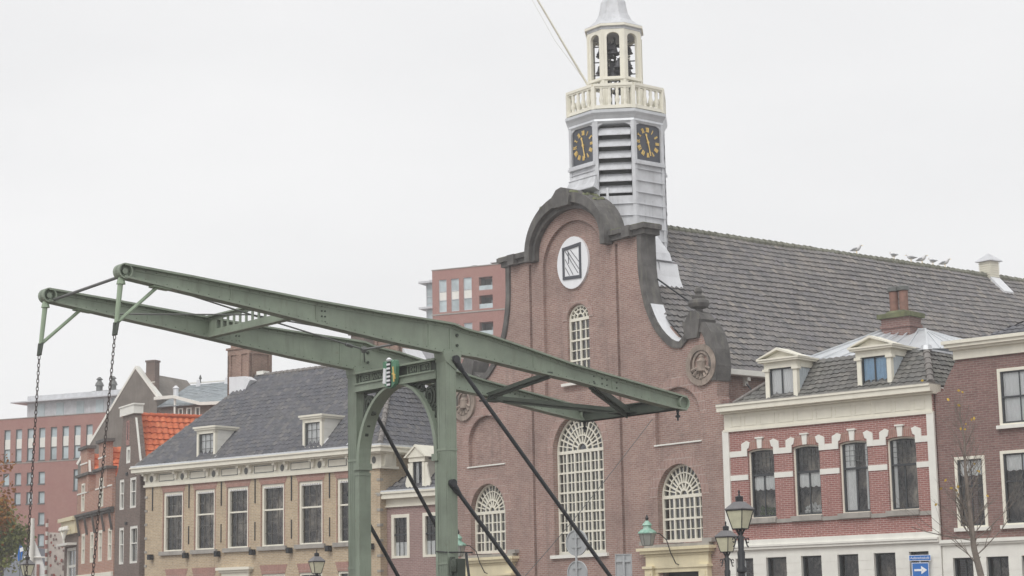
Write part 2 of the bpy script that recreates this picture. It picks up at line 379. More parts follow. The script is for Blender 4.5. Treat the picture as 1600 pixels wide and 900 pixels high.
# ------------------------------------------------------------------ window builders
def sash(P, u0, u1, z0, z1, y=.1, fw=.08, fd=.14, rail=.5, nx=2, nt_=2, nb=3, mf=None, mb=None, sill=None, bw=.028,
         arch=0.0, curtain=None, gm=None, name='window', rw=.05, inner=0.0, flat=False):
    mf = mf or M_cream; mb = mb or mf; gm = gm or M_glass
    b = MB(); y1 = y+fd
    if arch:
        n = 8; top = [(u0+(u1-u0)*i/n, z1-arch+arch*math.sin(math.pi*i/n)) for i in range(n+1)]
        O = [(u0, z0)]+top+[(u1, z0)]
        I = [(u0+fw, z0+fw*.6)]+[(min(max(x, u0+fw), u1-fw), z-fw) for x, z in top]+[(u1-fw, z0+fw*.6)]
        b.strip(O, I, y, y1, 0, True)
    else:
        b.box(u0, u0+fw, y, y1, z0, z1); b.box(u1-fw, u1, y, y1, z0, z1)
        b.box(u0+fw, u1-fw, y, y1, z1-fw, z1); b.box(u0+fw, u1-fw, y, y1, z0, z0+fw*.7)
    a0, a1, c0, c1 = u0+fw, u1-fw, z0+fw*.7, z1-fw
    ys = y+.035
    if inner:
        for q in (a0, a1-inner): b.box(q, q+inner, ys, y1-.02, c0, c1, 1)
        b.box(a0+inner, a1-inner, ys, y1-.02, c0, c0+inner*1.3, 1); b.box(a0+inner, a1-inner, ys, y1-.02, c1-inner, c1, 1)
        a0 += inner; a1 -= inner; c0 += inner*1.3; c1 -= inner
    zr = c0+(c1-c0)*rail
    if rail: b.box(a0, a1, ys-.01, y1-.04, zr-rw/2, zr+rw/2, 1 if inner else 1)
    for k in range(1, nx):
        x = a0+(a1-a0)*k/nx; b.box(x-bw/2, x+bw/2, y1-.068, y1-.05, c0, zr if rail and nt_ < 0 else c1, 1)
    for lo, hi, n in ((c0, zr, nb), (zr, c1, abs(nt_))):
        for k in range(1, n):
            z = lo+(hi-lo)*k/n; b.box(a0, a1, y1-.066, y1-.052, z-bw/2, z+bw/2, 1)
    o = b.build(name, [mf, mb], P)
    g = MB(); g.poly([(a0-.01, y1-.045, c0-.01), (a1+.01, y1-.045, c0-.01), (a1+.01, y1-.045, c1+.01), (a0-.01, y1-.045, c1+.01)])
    g.build('pane', gm, o, fix=False)
    if sill:
        s = MB(); ms, h, pr, ex = sill
        s.box(u0-ex, u1+ex, -pr, y+.02, z0-h, z0+.012); s.build('sill', ms, o)
    if curtain:
        kind, mt, fr = curtain; c = MB(); yc = y1-.012
        def folds(x0, x1, zb, zt, sc=0.0):
            n = max(4, int((x1-x0)/.035))
            for k in range(n):
                xa = x0+(x1-x0)*k/n; xb = x0+(x1-x0)*(k+1)/n
                ya = yc+.014*math.sin(k*1.9); yb = yc+.014*math.sin((k+1)*1.9)
                da = sc*abs(math.sin(k*.55)); db = sc*abs(math.sin((k+1)*.55))
                c.poly([(xa, ya, zb-da), (xb, yb, zb-db), (xb, yb, zt), (xa, ya, zt)])
        if kind == 'top': folds(a0, a1, c1-(c1-c0)*fr, c1, .04)
        elif kind == 'bottom': folds(a0, a1, c0, c0+(c1-c0)*fr)
        elif kind == 'mid': folds(a0, a1, zr-(zr-c0)*fr, zr, .05)
        elif kind == 'sides':
            folds(a0, a0+(a1-a0)*fr, c0, c1)
            folds(a1-(a1-a0)*fr*.35, a1, c0, c1)
        elif kind == 'full': folds(a0, a1, c0, c1)
        c.build('curtain', mt, o, fix=False)
    return o

def arch_open(cx, hw, z0, zs, rise, n=24):
    return [(cx-hw, z0), (cx+hw, z0)]+[(cx+hw*math.cos(math.pi*i/n), zs+rise*math.sin(math.pi*i/n)) for i in range(n+1)]

def arched_window(P, cx, hw, z0, zs, rise, y, bays, secs, rings, spokes, fw=.075, thick=.07, thin=.036, label=None):
    b = MB(); k = rise/hw; y1 = y+.1
    b.arch(cx, zs, hw-fw, hw, y, y1+.04, k=k, n=30)
    b.box(cx-hw, cx-hw+fw, y, y1+.04, z0, zs); b.box(cx+hw-fw, cx+hw, y, y1+.04, z0, zs)
    b.box(cx-hw, cx+hw, y-.01, y1+.04, z0, z0+.11)
    b.box(cx-hw+fw, cx+hw-fw, y+.005, y1+.02, zs-.05, zs+.06)
    a0, a1 = cx-hw+fw, cx+hw-fw
    for i in range(1, bays*2):
        t_ = thick if i % 2 == 0 else thin; x = a0+(a1-a0)*i/(bays*2); b.box(x-t_/2, x+t_/2, y+(.01 if i%2==0 else .03), y1, z0+.11, zs-.05)
    for i in range(1, secs*2):
        t_ = thick*.95 if i % 2 == 0 else thin; z = z0+.08+(zs-z0-.1)*i/(secs*2); b.box(a0, a1, y+(.014 if i%2==0 else .034), y1-.004, z-t_/2, z+t_/2)
    R1 = hw-fw
    for j, (f, t_) in enumerate(rings):
        b.arch(cx, zs+.05, R1*f-t_/2, R1*f+t_/2, y+.012+.003*j, y1-.002*j, k=k, n=26)
    r0 = rings[0][0]*R1
    for i in range(1, spokes):
        a = math.pi*i/spokes; tk = thick*.8 if i % 2 == 0 else thin; rs = r0 if i % 2 == 0 else rings[1][0]*R1
        ca, sa = math.cos(a), math.sin(a)*k
        b.bar((cx+rs*ca, (y+y1)/2+.004*(i%3), zs+.05+rs*sa), (cx+(hw-fw*.6)*ca, (y+y1)/2+.004*(i%3), zs+.03+(hw-fw*.6)*sa), tk, .06, upv=(0,1,0))
    o = b.build('window', M_cream, P)
    if label: o['label'] = label
    g = MB(); g.cap([arch_open(cx, hw-.02, z0+.02, zs, rise-.02)], y+.07); g.build('pane', M_glassl, o, fix=False)
    return o

def closed_body(b, u0, u1, y0, y1, z1, mi=0, th=.3):
    """side walls and rear wall behind a facade sheet"""
    b.box(u0, u0+th, y0, y1, 0, z1, mi); b.box(u1-th, u1, y0, y1, 0, z1, mi); b.box(u0+th, u1-th, y1-th, y1, 0, z1, mi)

# ------------------------------------------------------------------ ground
PX, PY = Vector((math.sin(R_(40)), -math.cos(R_(40)), 0)), Vector((math.cos(R_(40)), math.sin(R_(40)), 0))
BO = Vector((-1.252, 40, 0))
def bridge_pt(u, v, z): p = BO+PX*u+PY*v; return (p.x, p.y, z)
b = MB(); b.poly([bridge_pt(-190,-.6,0), bridge_pt(80,-.6,0), bridge_pt(80,150,0), bridge_pt(-190,150,0)])
b.poly([bridge_pt(-190,-45,0), bridge_pt(80,-45,0), bridge_pt(80,-9.4,0), bridge_pt(-190,-9.4,0)])
g = b.build('ground', M_paving, fix=False); tag(g, 'clinker paved quays on both sides of the canal', 'ground', kind='structure')
b = MB()
for v0, v1 in ((-.9,-.6), (-9.4,-9.1)):
    for (a, c) in ((0, -1.6),):
        b.poly([bridge_pt(-190,v0,.004), bridge_pt(80,v0,.004), bridge_pt(80,v1,.004), bridge_pt(-190,v1,.004)])
        vv = v0 if v0 > -5 else v1
        b.poly([bridge_pt(-190,vv,.004), bridge_pt(80,vv,.004), bridge_pt(80,vv,-2.2), bridge_pt(-190,vv,-2.2)])
tag(b.build('quay_edge', M_grey, fix=False), 'grey stone quay edges along the canal', 'quay', kind='structure')
b = MB(); b.poly([bridge_pt(-190,-9.3,-1.4), bridge_pt(80,-9.3,-1.4), bridge_pt(80,-.7,-1.4), bridge_pt(-190,-.7,-1.4)])
tag(b.build('canal_water', M_water, fix=False), 'dark canal water below the drawbridge', 'water', kind='structure')
b = MB(); b.poly([bridge_pt(-190,9,.004), bridge_pt(80,9,.004), bridge_pt(80,13.5,.004), bridge_pt(-190,13.5,.004)])
tag(b.build('road', M_asphalt, fix=False), 'asphalt street along the quay in front of the houses', 'road', kind='structure')

# ================================================================== CHURCH
CO = Vector((2.1747, 67.8304, 0))
church = thing('church', 'brown brick church with curved bell gable, oval sundial and white octagonal carillon tower', 'church', CO, face_rz(38.5))
half = [(7.5,0),(7.5,8.1),(7.28,8.12),(7.12,8.5),(7.14,9.0),(7.2,9.5),(7.15,10.05),(6.99,10.6),(6.75,10.95),(6.45,11.0),(5.85,11.0),(5.82,10.68),
        (5.5,10.45),(5.28,10.49),(5.05,10.6),(4.8,10.8),(4.6,11.0),(4.38,11.28),(4.2,11.6),(4.04,11.95),(3.92,12.35),(3.82,12.8),(3.76,13.3),(3.75,14.45),(2.12,14.45)]
arcp = [(2.12*math.cos(R_(a)), 14.6+1.78*math.sin(R_(a))) for a in range(4, 177, 6)]
outline = half + arcp + [(-x, z) for x, z in reversed(half)]
panel = arch_open(.03, 1.70, 9.35, 13.95, 1.6)
bigw = arch_open(.06, 1.38, 3.64, 7.25, 1.32)
upw = arch_open(.1, .60, 9.7, 11.97, .53)
holes = [panel, bigw]
for s_ in (-1, 1):
    holes.append([(s_*2.40-.08,.3),(s_*2.40+.08,.3),(s_*2.40+.08,14.3),(s_*2.40-.08,14.3)])
    holes.append(arch_open(s_*5.22, 1.09, 7.13, 7.98, 1.0)); holes.append(arch_open(s_*5.19, 1.06, 3.84, 5.36, 1.08))
    holes.append([(s_*5.25-.98,.02),(s_*5.25+.98,.02),(s_*5.25+.98,3.0),(s_*5.25-.98,3.0)])
b = MB(); b.wall(outline, holes, 0, .55)
b.cap([panel, upw], .13); 
for i in range(len(upw)):
    a, c = upw[i], upw[(i+1)%len(upw)]; b.poly([(a[0],.13,a[1]),(c[0],.13,c[1]),(c[0],.55,c[1]),(a[0],.55,a[1])])
b.cap([panel, upw], .5, 0, True)
for s_ in (-1, 1):
    b.cap([arch_open(s_*5.22, 1.09, 7.13, 7.98, 1.0)], .16); b.box(s_*2.40-.08, s_*2.40+.08, .11, .5, .3, 14.3)
    # nave walls
    b.box(s_*5.85, s_*6.1, .5, 32, 0, 9.5)
b.box(-5.9, 5.9, 31.7, 32, 0, 9.3); b.prism([(-6.1,9.3),(6.1,9.3),(0,15.6)], 31.7, 32); b.prism([(-6.2,9.5),(6.2,9.5),(0,15.7)], .42, .53)
b.build('facade', M_church, church, fix=False)
# side buttress stub right of the gable
b = MB(); b.box(7.3, 7.62, .05, .9, 0, 8.35); b.box(7.62, 7.75, .2, .8, 0, 7.9); b.build('buttress', M_brown, church)
# brick arches
b = MB()
b.arch(.06, 7.25, 1.39, 1.70, -.008, .05, k=.96, n=30)
for s_ in (-1, 1):
    b.cut(); b.arch(s_*5.22, 7.98, 1.10, 1.42, -.008, .05, k=.94, n=26); b.cut(); b.arch(s_*5.19, 5.36, 1.07, 1.42, -.008, .05, k=1.0, n=26)
b.build_each('brick_arch', M_archbrick, church)
b = MB(); b.arch(.1, 11.97, .61, .86, .11, .2, k=.92, n=20); b.build('brick_arch', M_archbrick, church)
# arc coping and shoulders
b = MB()
def ell(h, z0, r, ext): 
    return [(h, ext)]+[(h*math.cos(R_(a)), z0+r*math.sin(R_(a))) for a in range(0, 181, 6)]+[(-h, ext)]
b.strip(ell(2.24,14.6,1.93,14.33), ell(1.98,14.6,1.55,14.33), -.40, .62)
b.strip(ell(1.98,14.6,1.55,14.33), ell(1.86,14.6,1.36,14.36), -.22, .3)
for s_ in (-1, 1):
    for (x0, x1, z0, z1, pr) in ((2.0,3.98,14.42,14.60,.13), (2.0,4.1,14.60,14.77,.24)):
        b.box(s_*x0, s_*x1, -pr, .62, z0, z1)
    b.box(s_*3.0, s_*3.4, -.3, .3, 14.40, 14.79)
b.build('gable_coping', M_stone, church, smooth=40)
b = MB()
kp = [(-.42,16.02),(.42,16.02),(.5,16.35),(.34,16.62),(.05,16.72),(-.24,16.66),(-.5,16.4)]
b.prism(kp, -.50, .3); b.build('keystone', M_stone, church); b = MB()
b.cut()
rr = random.Random(2)
for k in range(46):
    a = R_(rr.uniform(48,128)); y = rr.uniform(-.36,.55); r = rr.uniform(.05,.11); b.cut()
    b.lathe(2.22*math.cos(a), y, [(r,14.58+1.93*math.sin(a)),(r*.8,14.62+1.95*math.sin(a)),(r*.2,14.65+1.96*math.sin(a))], 7)
for s_ in (-1,1): b.cut(); b.box(s_*2.3, s_*4.05, -.2, .6, 14.772, 14.80)
b.build_each('moss_clump', M_mossstone, church, smooth=60)
# sweep coping
b = MB(); fl = MB()
for s_ in (-1, 1):
    sw = half[11:24]
    def off(pts, d):
        o = []
        for i, p in enumerate(pts):
            a = Vector(pts[max(i-1,0)]); c = Vector(pts[min(i+1,len(pts)-1)]); t_ = (c-a).normalized(); n_ = Vector((t_.y, -t_.x))
            o.append((s_*(p[0]+n_.x*d), p[1]+n_.y*d))
        return o
    b.cut(); fl.cut(); b.strip(off(sw, .03), off(sw, -.20), -.08, .6)
    sc = half[4:11]
    b.strip(off(sc, .03), off(sc, -.34), -.07, .6)
    b.prism([(s_*x, z) for x, z in ((5.86,10.5),(6.42,10.5),(6.58,11.1),(5.74,11.1))], -.14, .62)
    b.prism([(s_*x, z) for x, z in ((5.78,11.1),(6.6,11.1),(6.45,11.3),(6.3,11.42),(6.05,11.42),(5.9,11.3))], -.06, .56)
    b.lathe(s_*6.2, .22, [(.16,11.4),(.12,11.5),(.30,11.56),(.36,11.68),(.34,11.78),(.22,11.84),(.24,11.92),(.12,11.98),(.1,12.02),(.15,12.08),(.12,12.18),(.03,12.26)], 14)
    fl.strip(off(sw[1:9], .05), off(sw[1:9], .035), .0, .58)
b.build_each('sweep_coping', M_stone, church, smooth=35)
fl.build_each('lead_flashing', M_flash, church, smooth=40)
# shell ornaments
for s_ in (-1, 1):
    b = MB(); c0, c1 = s_*6.5, 9.58
    b.arch(c0, c1, .50, .70, -.10, .05, a0=0, a1=360, n=28, k=.98)
    b.arch(c0, c1, .34, .42, -.07, .05, a0=0, a1=360, n=22, k=1.15)
    for i in range(7):
        a = R_(200+i*23); b.tube([(c0+.1*math.cos(a),-.03,c1+.1*math.sin(a)),(c0+.46*math.cos(a),-.06,c1+.46*math.sin(a))], [.03,.07], 6)
    b.lathe(c0, -.02, [(.05,c1-.3),(.2,c1-.2),(.16,c1),(.2,c1+.12),(.1,c1+.22),(.12,c1+.3),(.02,c1+.36)], 10)
    b.build('shell_ornament', M_sand, church, smooth=40)
# sills and ledges
b = MB()
b.box(-.72, .9, -.05, .3, 9.6, 9.7); b.cut(); b.box(-1.48, 1.6, -.1, .3, 3.52, 3.64)
for s_ in (-1, 1): b.cut(); b.box(s_*5.22-1.14, s_*5.22+1.14, -.05, .17, 7.08, 7.13)
b.build_each('white_sill', M_white, church)
# sundial
b = MB()
n = 40; disc = [(-.03+.86*math.cos(2*math.pi*i/n), 14.03+.95*math.sin(2*math.pi*i/n)) for i in range(n)]
b.prism(disc, .04, .14); sdl = b.build('sundial', M_signwhite, church)
b = MB(); fr = [(-.56,13.46),(.46,13.40),(.46,14.70),(-.56,14.63)]; fi = [(-.47,13.57),(.37,13.52),(.37,14.57),(-.47,14.52)]
b.strip(fr, fi, .005, .05, 0, True)
for (a, c) in (((-.42,14.5),(.28,13.6)),((-.3,14.5),(.33,13.75)),((-.42,14.2),(.0,13.58)),((-.12,14.5),(.35,14.0)),((-.42,13.9),(-.2,13.58))):
    b.bar((a[0],.035,a[1]),(c[0],.035,c[1]), .018, .02, upv=(0,1,0))
b.bar((-.25,.03,14.45),(.1,-.25,13.95), .03, .03)
for i in range(7): b.box(.385, .43, -.0, .06, 13.6+i*.13, 13.66+i*.13)
b.build('dial_frame', M_clock, sdl)
# windows
arched_window(church, .06, 1.37, 3.65, 7.25, 1.31, .2, 6, 5, [(.2,.05),(.42,.045),(.66,.04),(.84,.035)], 16)
for s_ in (-1, 1):
    arched_window(church, s_*5.19, 1.05, 3.85, 5.36, 1.07, .2, 4, 2, [(.17,.05),(.42,.045),(.74,.04)], 14)
arched_window(church, .1, .59, 9.71, 11.97, .52, .22, 2, 3, [(.35,.05),(.68,.04)], 8, fw=.07)
# door surrounds
for s_ in (-1, 1):
    c0 = s_*5.1; b = MB()
    b.box(c0-1.75, c0+1.75, -.34, .02, 3.60, 3.70); b.box(c0-1.66, c0+1.66, -.26, .02, 3.50, 3.60); b.box(c0-1.50, c0+1.50, -.14, .02, 3.02, 3.50)
    b.box(c0-1.56, c0+1.56, -.17, .02, 3.42, 3.46)
    for q in (-1, 1):
        b.box(c0+q*1.5, c0+q*1.12, -.2, .02, .4, 3.02); b.box(c0+q*1.56, c0+q*1.06, -.26, .02, 3.02, 3.10); b.box(c0+q*1.56, c0+q*1.06, -.26, .02, 0, .4)
        b.lathe(0, 0, [(0,0)], 3) if False else None
        b.box(c0+q*1.42, c0+q*1.2, -.225, -.2, 2.6, 2.9)
    b.box(c0-1.12, c0+1.12, -.1, .02, 2.88, 3.02); b.box(c0-1.12, c0-.96, -.08, .1, 0, 2.9); b.box(c0+.96, c0+1.12, -.08, .1, 0, 2.9)
    ds = b.build('door_surround', M_yellowp, church)
    b = MB(); b.box(c0-1.5, c0+1.6, -.2, .1, 3.702, 3.80); b.box(c0-1.72, c0-1.3, -.22, .05, 3.802, 3.92); b.box(c0+1.3, c0+1.74, -.2, .05, 3.802, 3.93)
    b.build('lead_cap', M_grey, ds)
    b = MB(); b.box(c0-.96, c0+.96, .28, .36, 0, 2.9)
    for q in (-.72, -.1, .36): b.box(c0+q, c0+q+.36, .25, .28, 2.2, 2.45)
    b.box(c0-.96, c0+.96, .24, .28, 2.5, 2.58); b.build('door', M_black, church)
# nave roof
def church_roof():
    b = MB(); b.tiles((6.3,.45,9.52),(6.3,32,9.52),(0,32,15.78),(0,.45,15.78), row=.335, cw=.235, amp=.04, lift=.055, ns=4, seed=3)
    b.build('roof', M_tilegrey, church, fix=False)
    b = MB(); b.tiles((-6.3,32,9.52),(-6.3,.52,9.52),(0,.52,15.78),(0,32,15.78), row=.67, cw=.94, amp=.03, ns=2, seed=4)
    b.build('roof', M_tilegrey, church, fix=False)
    b = MB(); y = .6; rr = random.Random(3)
    while y < 31.9:
        r = .12+rr.random()*.025
        b.tube([(0,y,15.80),(0,y+.33,15.79)], [r*1.12, r*.88], 8); y += .33
    b.build('ridge_tiles', M_ridge, church, smooth=40)
    b = MB()
    for s_ in (-1,1):
        b.cut(); b.box(s_*6.12, s_*6.40, .62, 32, 9.36, 9.50); b.box(s_*6.40, s_*6.44, .62, 32, 9.38, 9.56)
        for k in range(16): 
            y = 1.1+k*1.15; b.box(s_*6.1, s_*6.34, y, y+.14, 9.22, 9.36); b.box(s_*6.1, s_*6.22, y, y+.14, 9.06, 9.22)
    b.build_each('gutter', M_white, church)
church_roof()
# rod and little pipes at side
b = MB(); b.tube([(3.9,.5,12.9),(4.6,1.7,11.9)], .03, 6); b.tube([(7.6,.9,8.9),(7.95,1.1,8.35)], .03, 6); b.build('stay_rod', M_iron, church)
b = MB(); b.tube([(4.6,1.6,11.9),(5.2,1.2,11.0),(5.55,.6,10.5)], .018, 5); b.build('cable', M_signback, church)

# ---------------------------------------------------------------- tower
TX, TY = 0.0, 2.33
def facemat(k, R, off=0.0):
    th = R_(45*k); ap = R*math.cos(R_(22.5))+off
    return Matrix.Translation((TX+ap*math.cos(th), TY+ap*math.sin(th), 0)) @ Matrix.Rotation(th+math.pi/2, 4, 'Z')
OCT = R_(22.5)
RT = 1.83; fwid = RT*math.sin(R_(22.5))      # half width of one face
b = MB()
PW = .13
for k in range(8):
    b.M = facemat(k, RT)
    louv = (k % 2 == 1)
    zo0, zo1 = (16.32, 19.06) if louv else (17.66, 19.06)
    hw = fwid-.10
    op = [(-hw,zo0),(hw,zo0),(hw,zo1-.22)]+[(hw*math.cos(R_(a)), zo1-.22+.22*math.sin(R_(a))**.7) for a in (20,45,70,90,110,135,160)]+[(-hw,zo1-.22)]
    b.wall([(-fwid,12.6),(fwid,12.6),(fwid,19.15),(-fwid,19.15)], [op], 0, .16, back=True, sides=False)
    # corner pilasters and horizontal seams
    for s_ in (-1, 1): b.box(s_*(fwid+.02), s_*(fwid-.10), -.045, .02, 12.6, 19.12)
    if not louv: b.box(-fwid-.03, fwid+.03, -.12, .02, 17.48, 17.56); b.box(-fwid-.02, fwid+.02, -.08, .02, 17.56, 17.64)
    z = 13.0
    while z < (16.2 if louv else 17.3):
        b.box(-fwid-.01, fwid+.01, -.062, .02, z, z+.022); z += .43
    for x in ((-.2,.22) if k % 2 else (-.25,.12)):
        b.box(x-.008, x+.008, -.012, .02, 14.2, 16.2)
b.M = None
tower = b.build('tower', M_lead, church)
b = MB()
for k in (1,3,5,7):
    b.M = facemat(k, RT); b.cut()
    for i in range(6):
        z = 18.70-.43*i
        if z < 16.3: continue
        b.bar((0,-.02,z-.13),(0,.26,z+.19), 2*(fwid-.115), .03, upv=(0,.75,-.65)) if False else None
        h = fwid-.115
        P_ = [(-h,-.05,z-.10),(h,-.05,z-.10),(h,.22,z+.20),(-h,.22,z+.20)]
        Q_ = [(x,y,zz-.035) for x,y,zz in P_]
        i0 = [b.vert(p) for p in P_]+[b.vert(p) for p in Q_]
        for q in ((0,1,2,3),(7,6,5,4),(0,4,5,1),(1,5,6,2),(2,6,7,3),(3,7,4,0)): b.face([i0[t] for t in q])
    z = 18.98
b.M = None
b.build_each('louvre', M_lead, tower)
b = MB(); b.lathe(TX, TY, [(1.3,16.0),(1.3,19.1)], 8, OCT); b.build('louvre_backing', M_iron2, tower)
# clocks
ROM = {1:'I',2:'II',3:'III',4:'IIII',5:'V',6:'VI',7:'VII',8:'VIII',9:'IX',10:'X',11:'XI',12:'XII'}
for k in (0,2,4,6):
    Mk = facemat(k, RT); b = MB(Mk); hw = fwid-.105
    b.box(-hw, hw, .04, .1, 17.66, 19.04); cf = b.build('clock_face', M_clock, tower)
    b = MB(Mk); cz = 18.36; RR = .47
    for hnum, tx in ROM.items():
        a = R_(90-30*hnum); cx_, cz_ = RR*math.cos(a), cz+RR*math.sin(a)
        ux_, uz_ = math.sin(a), -math.cos(a); rx_, rz_ = math.cos(a), math.sin(a)
        wd = {'I':.035,'V':.075,'X':.08}; tot = sum(wd[c] for c in tx); x = -tot/2; hh = .085
        def P2(s, t): return (cx_+ux_*s+rx_*t, .03, cz_+uz_*s+rz_*t)
        for c in tx:
            w_ = wd[c]; mx_ = x+w_/2
            if c == 'I': b.bar(P2(mx_,-hh), P2(mx_,hh), .024, .02, upv=(0,1,0))
            elif c == 'V': b.bar(P2(x+.01,hh), P2(mx_,-hh), .022, .02, upv=(0,1,0)); b.bar(P2(x+w_-.01,hh), P2(mx_,-hh), .016, .02, upv=(0,1,0))
            else: b.bar(P2(x+.01,hh), P2(x+w_-.01,-hh), .022, .02, upv=(0,1,0)); b.bar(P2(x+w_-.01,hh), P2(x+.01,-hh), .016, .02, upv=(0,1,0))
            x += w_
    b.build('numerals', M_gold, tower)
    b = MB(Mk)
    am, ah = R_(90-168), R_(90-344)
    b.bar((-.1*math.cos(am),.0,cz-.1*math.sin(am)), (.5*math.cos(am),.0,cz+.5*math.sin(am)), .04, .012, upv=(0,1,0))
    b.bar((-.1*math.cos(ah),.015,cz-.1*math.sin(ah)), (.33*math.cos(ah),.015,cz+.33*math.sin(ah)), .05, .012, upv=(0,1,0))
    for q, r_ in ((.28,.045),): b.prism([(q*math.cos(ah)+r_*math.cos(t), cz+q*math.sin(ah)+r_*math.sin(t)) for t in [i*math.pi/4 for i in range(8)]], .005, .02)
    b.prism([(.36*math.cos(am)+.035*math.cos(t), cz+.36*math.sin(am)+.035*math.sin(t)) for t in [i*math.pi/4 for i in range(8)]], -.005, .01)
    b.prism([(.05*math.cos(t), cz+.05*math.sin(t)) for t in [i*math.pi/5 for i in range(10)]], -.01, .03)
    b.build('clock_hand', M_gold, tower)
# cornice + balcony
b = MB()
b.lathe(TX, TY, [(1.83,19.02),(1.89,19.10),(1.87,19.18),(1.93,19.30),(2.0,19.40),(2.01,19.50),(1.9,19.54)], 8, OCT)
b.build('tower_cornice', M_zinc, tower)
b = MB()
RB = 1.87
def octp(R, k, z): a = OCT+math.pi/4*k; return Vector((TX+R*math.cos(a), TY+R*math.sin(a), z))
for k in range(8):
    p, q = octp(RB,k,0), octp(RB,k+1,0)
    for z, w_, h_ in ((20.44,.17,.10),(19.62,.13,.12),(20.36,.11,.06)):
        b.bar((p.x,p.y,z),(q.x,q.y,z), w_, h_)
    b.lathe(p.x, p.y, [(.10,19.54),(.10,20.40)], 4, OCT+math.pi/4*k+math.pi/4)
    for i in (1,2,3,4):
        s_ = p.lerp(q, i/5) if i in (1,2,3,4) else p
        b.lathe(s_.x, s_.y, [(.075,19.68),(.05,19.74),(.085,19.84),(.09,19.92),(.05,20.08),(.07,20.2),(.05,20.26),(.075,20.34)], 8)
b.build('balustrade', M_cream, tower, smooth=40)
# lantern
RL = 1.06; fl_ = RL*math.sin(R_(22.5))
b = MB()
for k in range(8):
    b.M = facemat(k, RL); h = .235
    up_op = [(-h,20.98),(h,20.98),(h,22.50)]+[(h*math.cos(R_(a)), 22.50+.17*math.sin(R_(a))) for a in (30,60,90,120,150)]+[(-h,22.50)]
    lo_op = [(-h,19.7),(h,19.7),(h,20.84),(-h,20.84)]
    b.wall([(-fl_,19.5),(fl_,19.5),(fl_,22.86),(-fl_,22.86)], [up_op, lo_op], 0, .12, sides=False)
    for s_ in (-1, 1): b.box(s_*(fl_+.01), s_*(fl_-.055), -.03, .02, 19.5, 22.72)
    b.box(-fl_, fl_, -.045, .02, 20.86, 20.94)
b.M = None
b.build('lantern', M_cream, tower)
b = MB(); b.lathe(TX, TY, [(1.0,22.74),(1.08,22.80),(1.06,22.86),(1.14,22.95),(1.16,23.0),(.98,23.10),(.74,23.30),(.60,23.55),(.53,23.85),(.50,24.05),(.42,24.18),(.30,24.26),(.16,24.34),(.08,24.5),(.07,24.9),(.13,25.0),(.1,25.1),(.02,25.3)], 8, OCT)
b.build('lantern_roof', M_lead, tower)
b = MB(); b.lathe(TX, TY, [(1.165,22.90),(1.165,22.985)], 8, OCT); b.build('lantern_cornice', M_cream, tower)
def bell(x, y, z, r):
    b = MB(); b.lathe(x, y, [(r,z),(r*.93,z+r*.12),(r*.68,z+r*.5),(r*.56,z+r*1.0),(r*.5,z+r*1.35),(r*.3,z+r*1.5),(r*.08,z+r*1.55)], 14)
    b.tube([(x,y,z+r*1.5),(x,y,z+r*1.9)], r*.14, 6); b.tube([(x,y,z-r*.15),(x,y,z+r)], r*.1, 6)
    b.build('bell', M_bronze, tower, smooth=40)
bell(0,TY,21.15,.40); bell(-.25,1.95,22.0,.26); bell(.3,2.0,21.95,.24); bell(.05,2.5,20.6,.28)
for i, (a, rr_, z, r) in enumerate([(0,.5,22.05,.2),(50,.52,22.1,.17),(100,.5,22.0,.2),(150,.5,22.1,.18),(200,.5,22.05,.2),(250,.52,22.05,.2),(300,.5,22.1,.19),
        (20,.55,21.45,.19),(80,.55,21.4,.2),(140,.55,21.45,.2),(215,.55,21.4,.2),(275,.55,21.45,.19),(330,.55,21.4,.2),(250,.5,20.95,.19),(310,.5,20.95,.2),(30,.5,20.95,.19),(180,.5,20.95,.2)]):
    bell(TX+rr_*math.cos(R_(a)), TY+rr_*math.sin(R_(a)), z, r)
b = MB()
for z in (22.4,21.8,21.3,20.9):
    for a in (0, 45, 90, 135):
        dx, dy = .85*math.cos(R_(a)), .85*math.sin(R_(a)); b.tube([(TX-dx,TY-dy,z),(TX+dx,TY+dy,z)], .025, 5)
b.tube([(TX,TY,19.6),(TX,TY,22.8)], .05, 6)
for a in (40,170,260): b.tube([(TX+.3*math.cos(R_(a)),TY+.3*math.sin(R_(a)),19.6),(TX+.3*math.cos(R_(a)),TY+.3*math.sin(R_(a)),22.7)], .02, 5)
b.build('bell_frame', M_iron2, tower)
# flared lead skirt on the front and at the roof
b = MB()
ap = RT*math.cos(R_(22.5)); yf = TY-ap
prof = [(yf+.02,17.46),(yf-.06,17.1),(yf-.16,16.85),(yf-.36,16.64),(yf-.36,16.6),(yf-.02,16.5),(yf-.02,14.6),(yf+.02,14.6)]
wd_ = [.70,.73,.80,.95,.97,.9,.9,.9]
A = [b.vert((-w_,y,z)) for (y,z),w_ in zip(prof,wd_)]; B = [b.vert((w_,y,z)) for (y,z),w_ in zip(prof,wd_)]
for i in range(len(prof)-1): b.face([A[i],B[i],B[i+1],A[i+1]])
b.face(A); b.face(B[::-1])
for z, y in ((17.1,yf-.06),): b.box(-.76, .76, y-.03, y+.05, z, z+.02)
b.build('front_skirt', M_lead, tower)
tower.location.z = .07
b = MB()
b.prism([(-2.85,12.2),(2.85,12.2),(2.8,13.6),(2.62,14.1),(2.2,14.6),(1.75,15.1),(-1.75,15.1),(-2.2,14.6),(-2.62,14.1),(-2.8,13.6)], .58, TY+.02)
for z in (12.9,13.33,13.76): b.box(2.7, 2.87, .6, TY+.0, z, z+.022)
for y in (1.0,1.6): b.box(2.7, 2.865, y, y+.02, 12.5, 13.7)
b.build('base_skirt', M_lead, tower)
b = MB(); b.prism([(2.8,12.75),(3.1,12.72),(3.05,12.84),(2.9,13.2),(2.8,13.7)], .6, TY+.2); b.build('flashing', M_flash, tower)
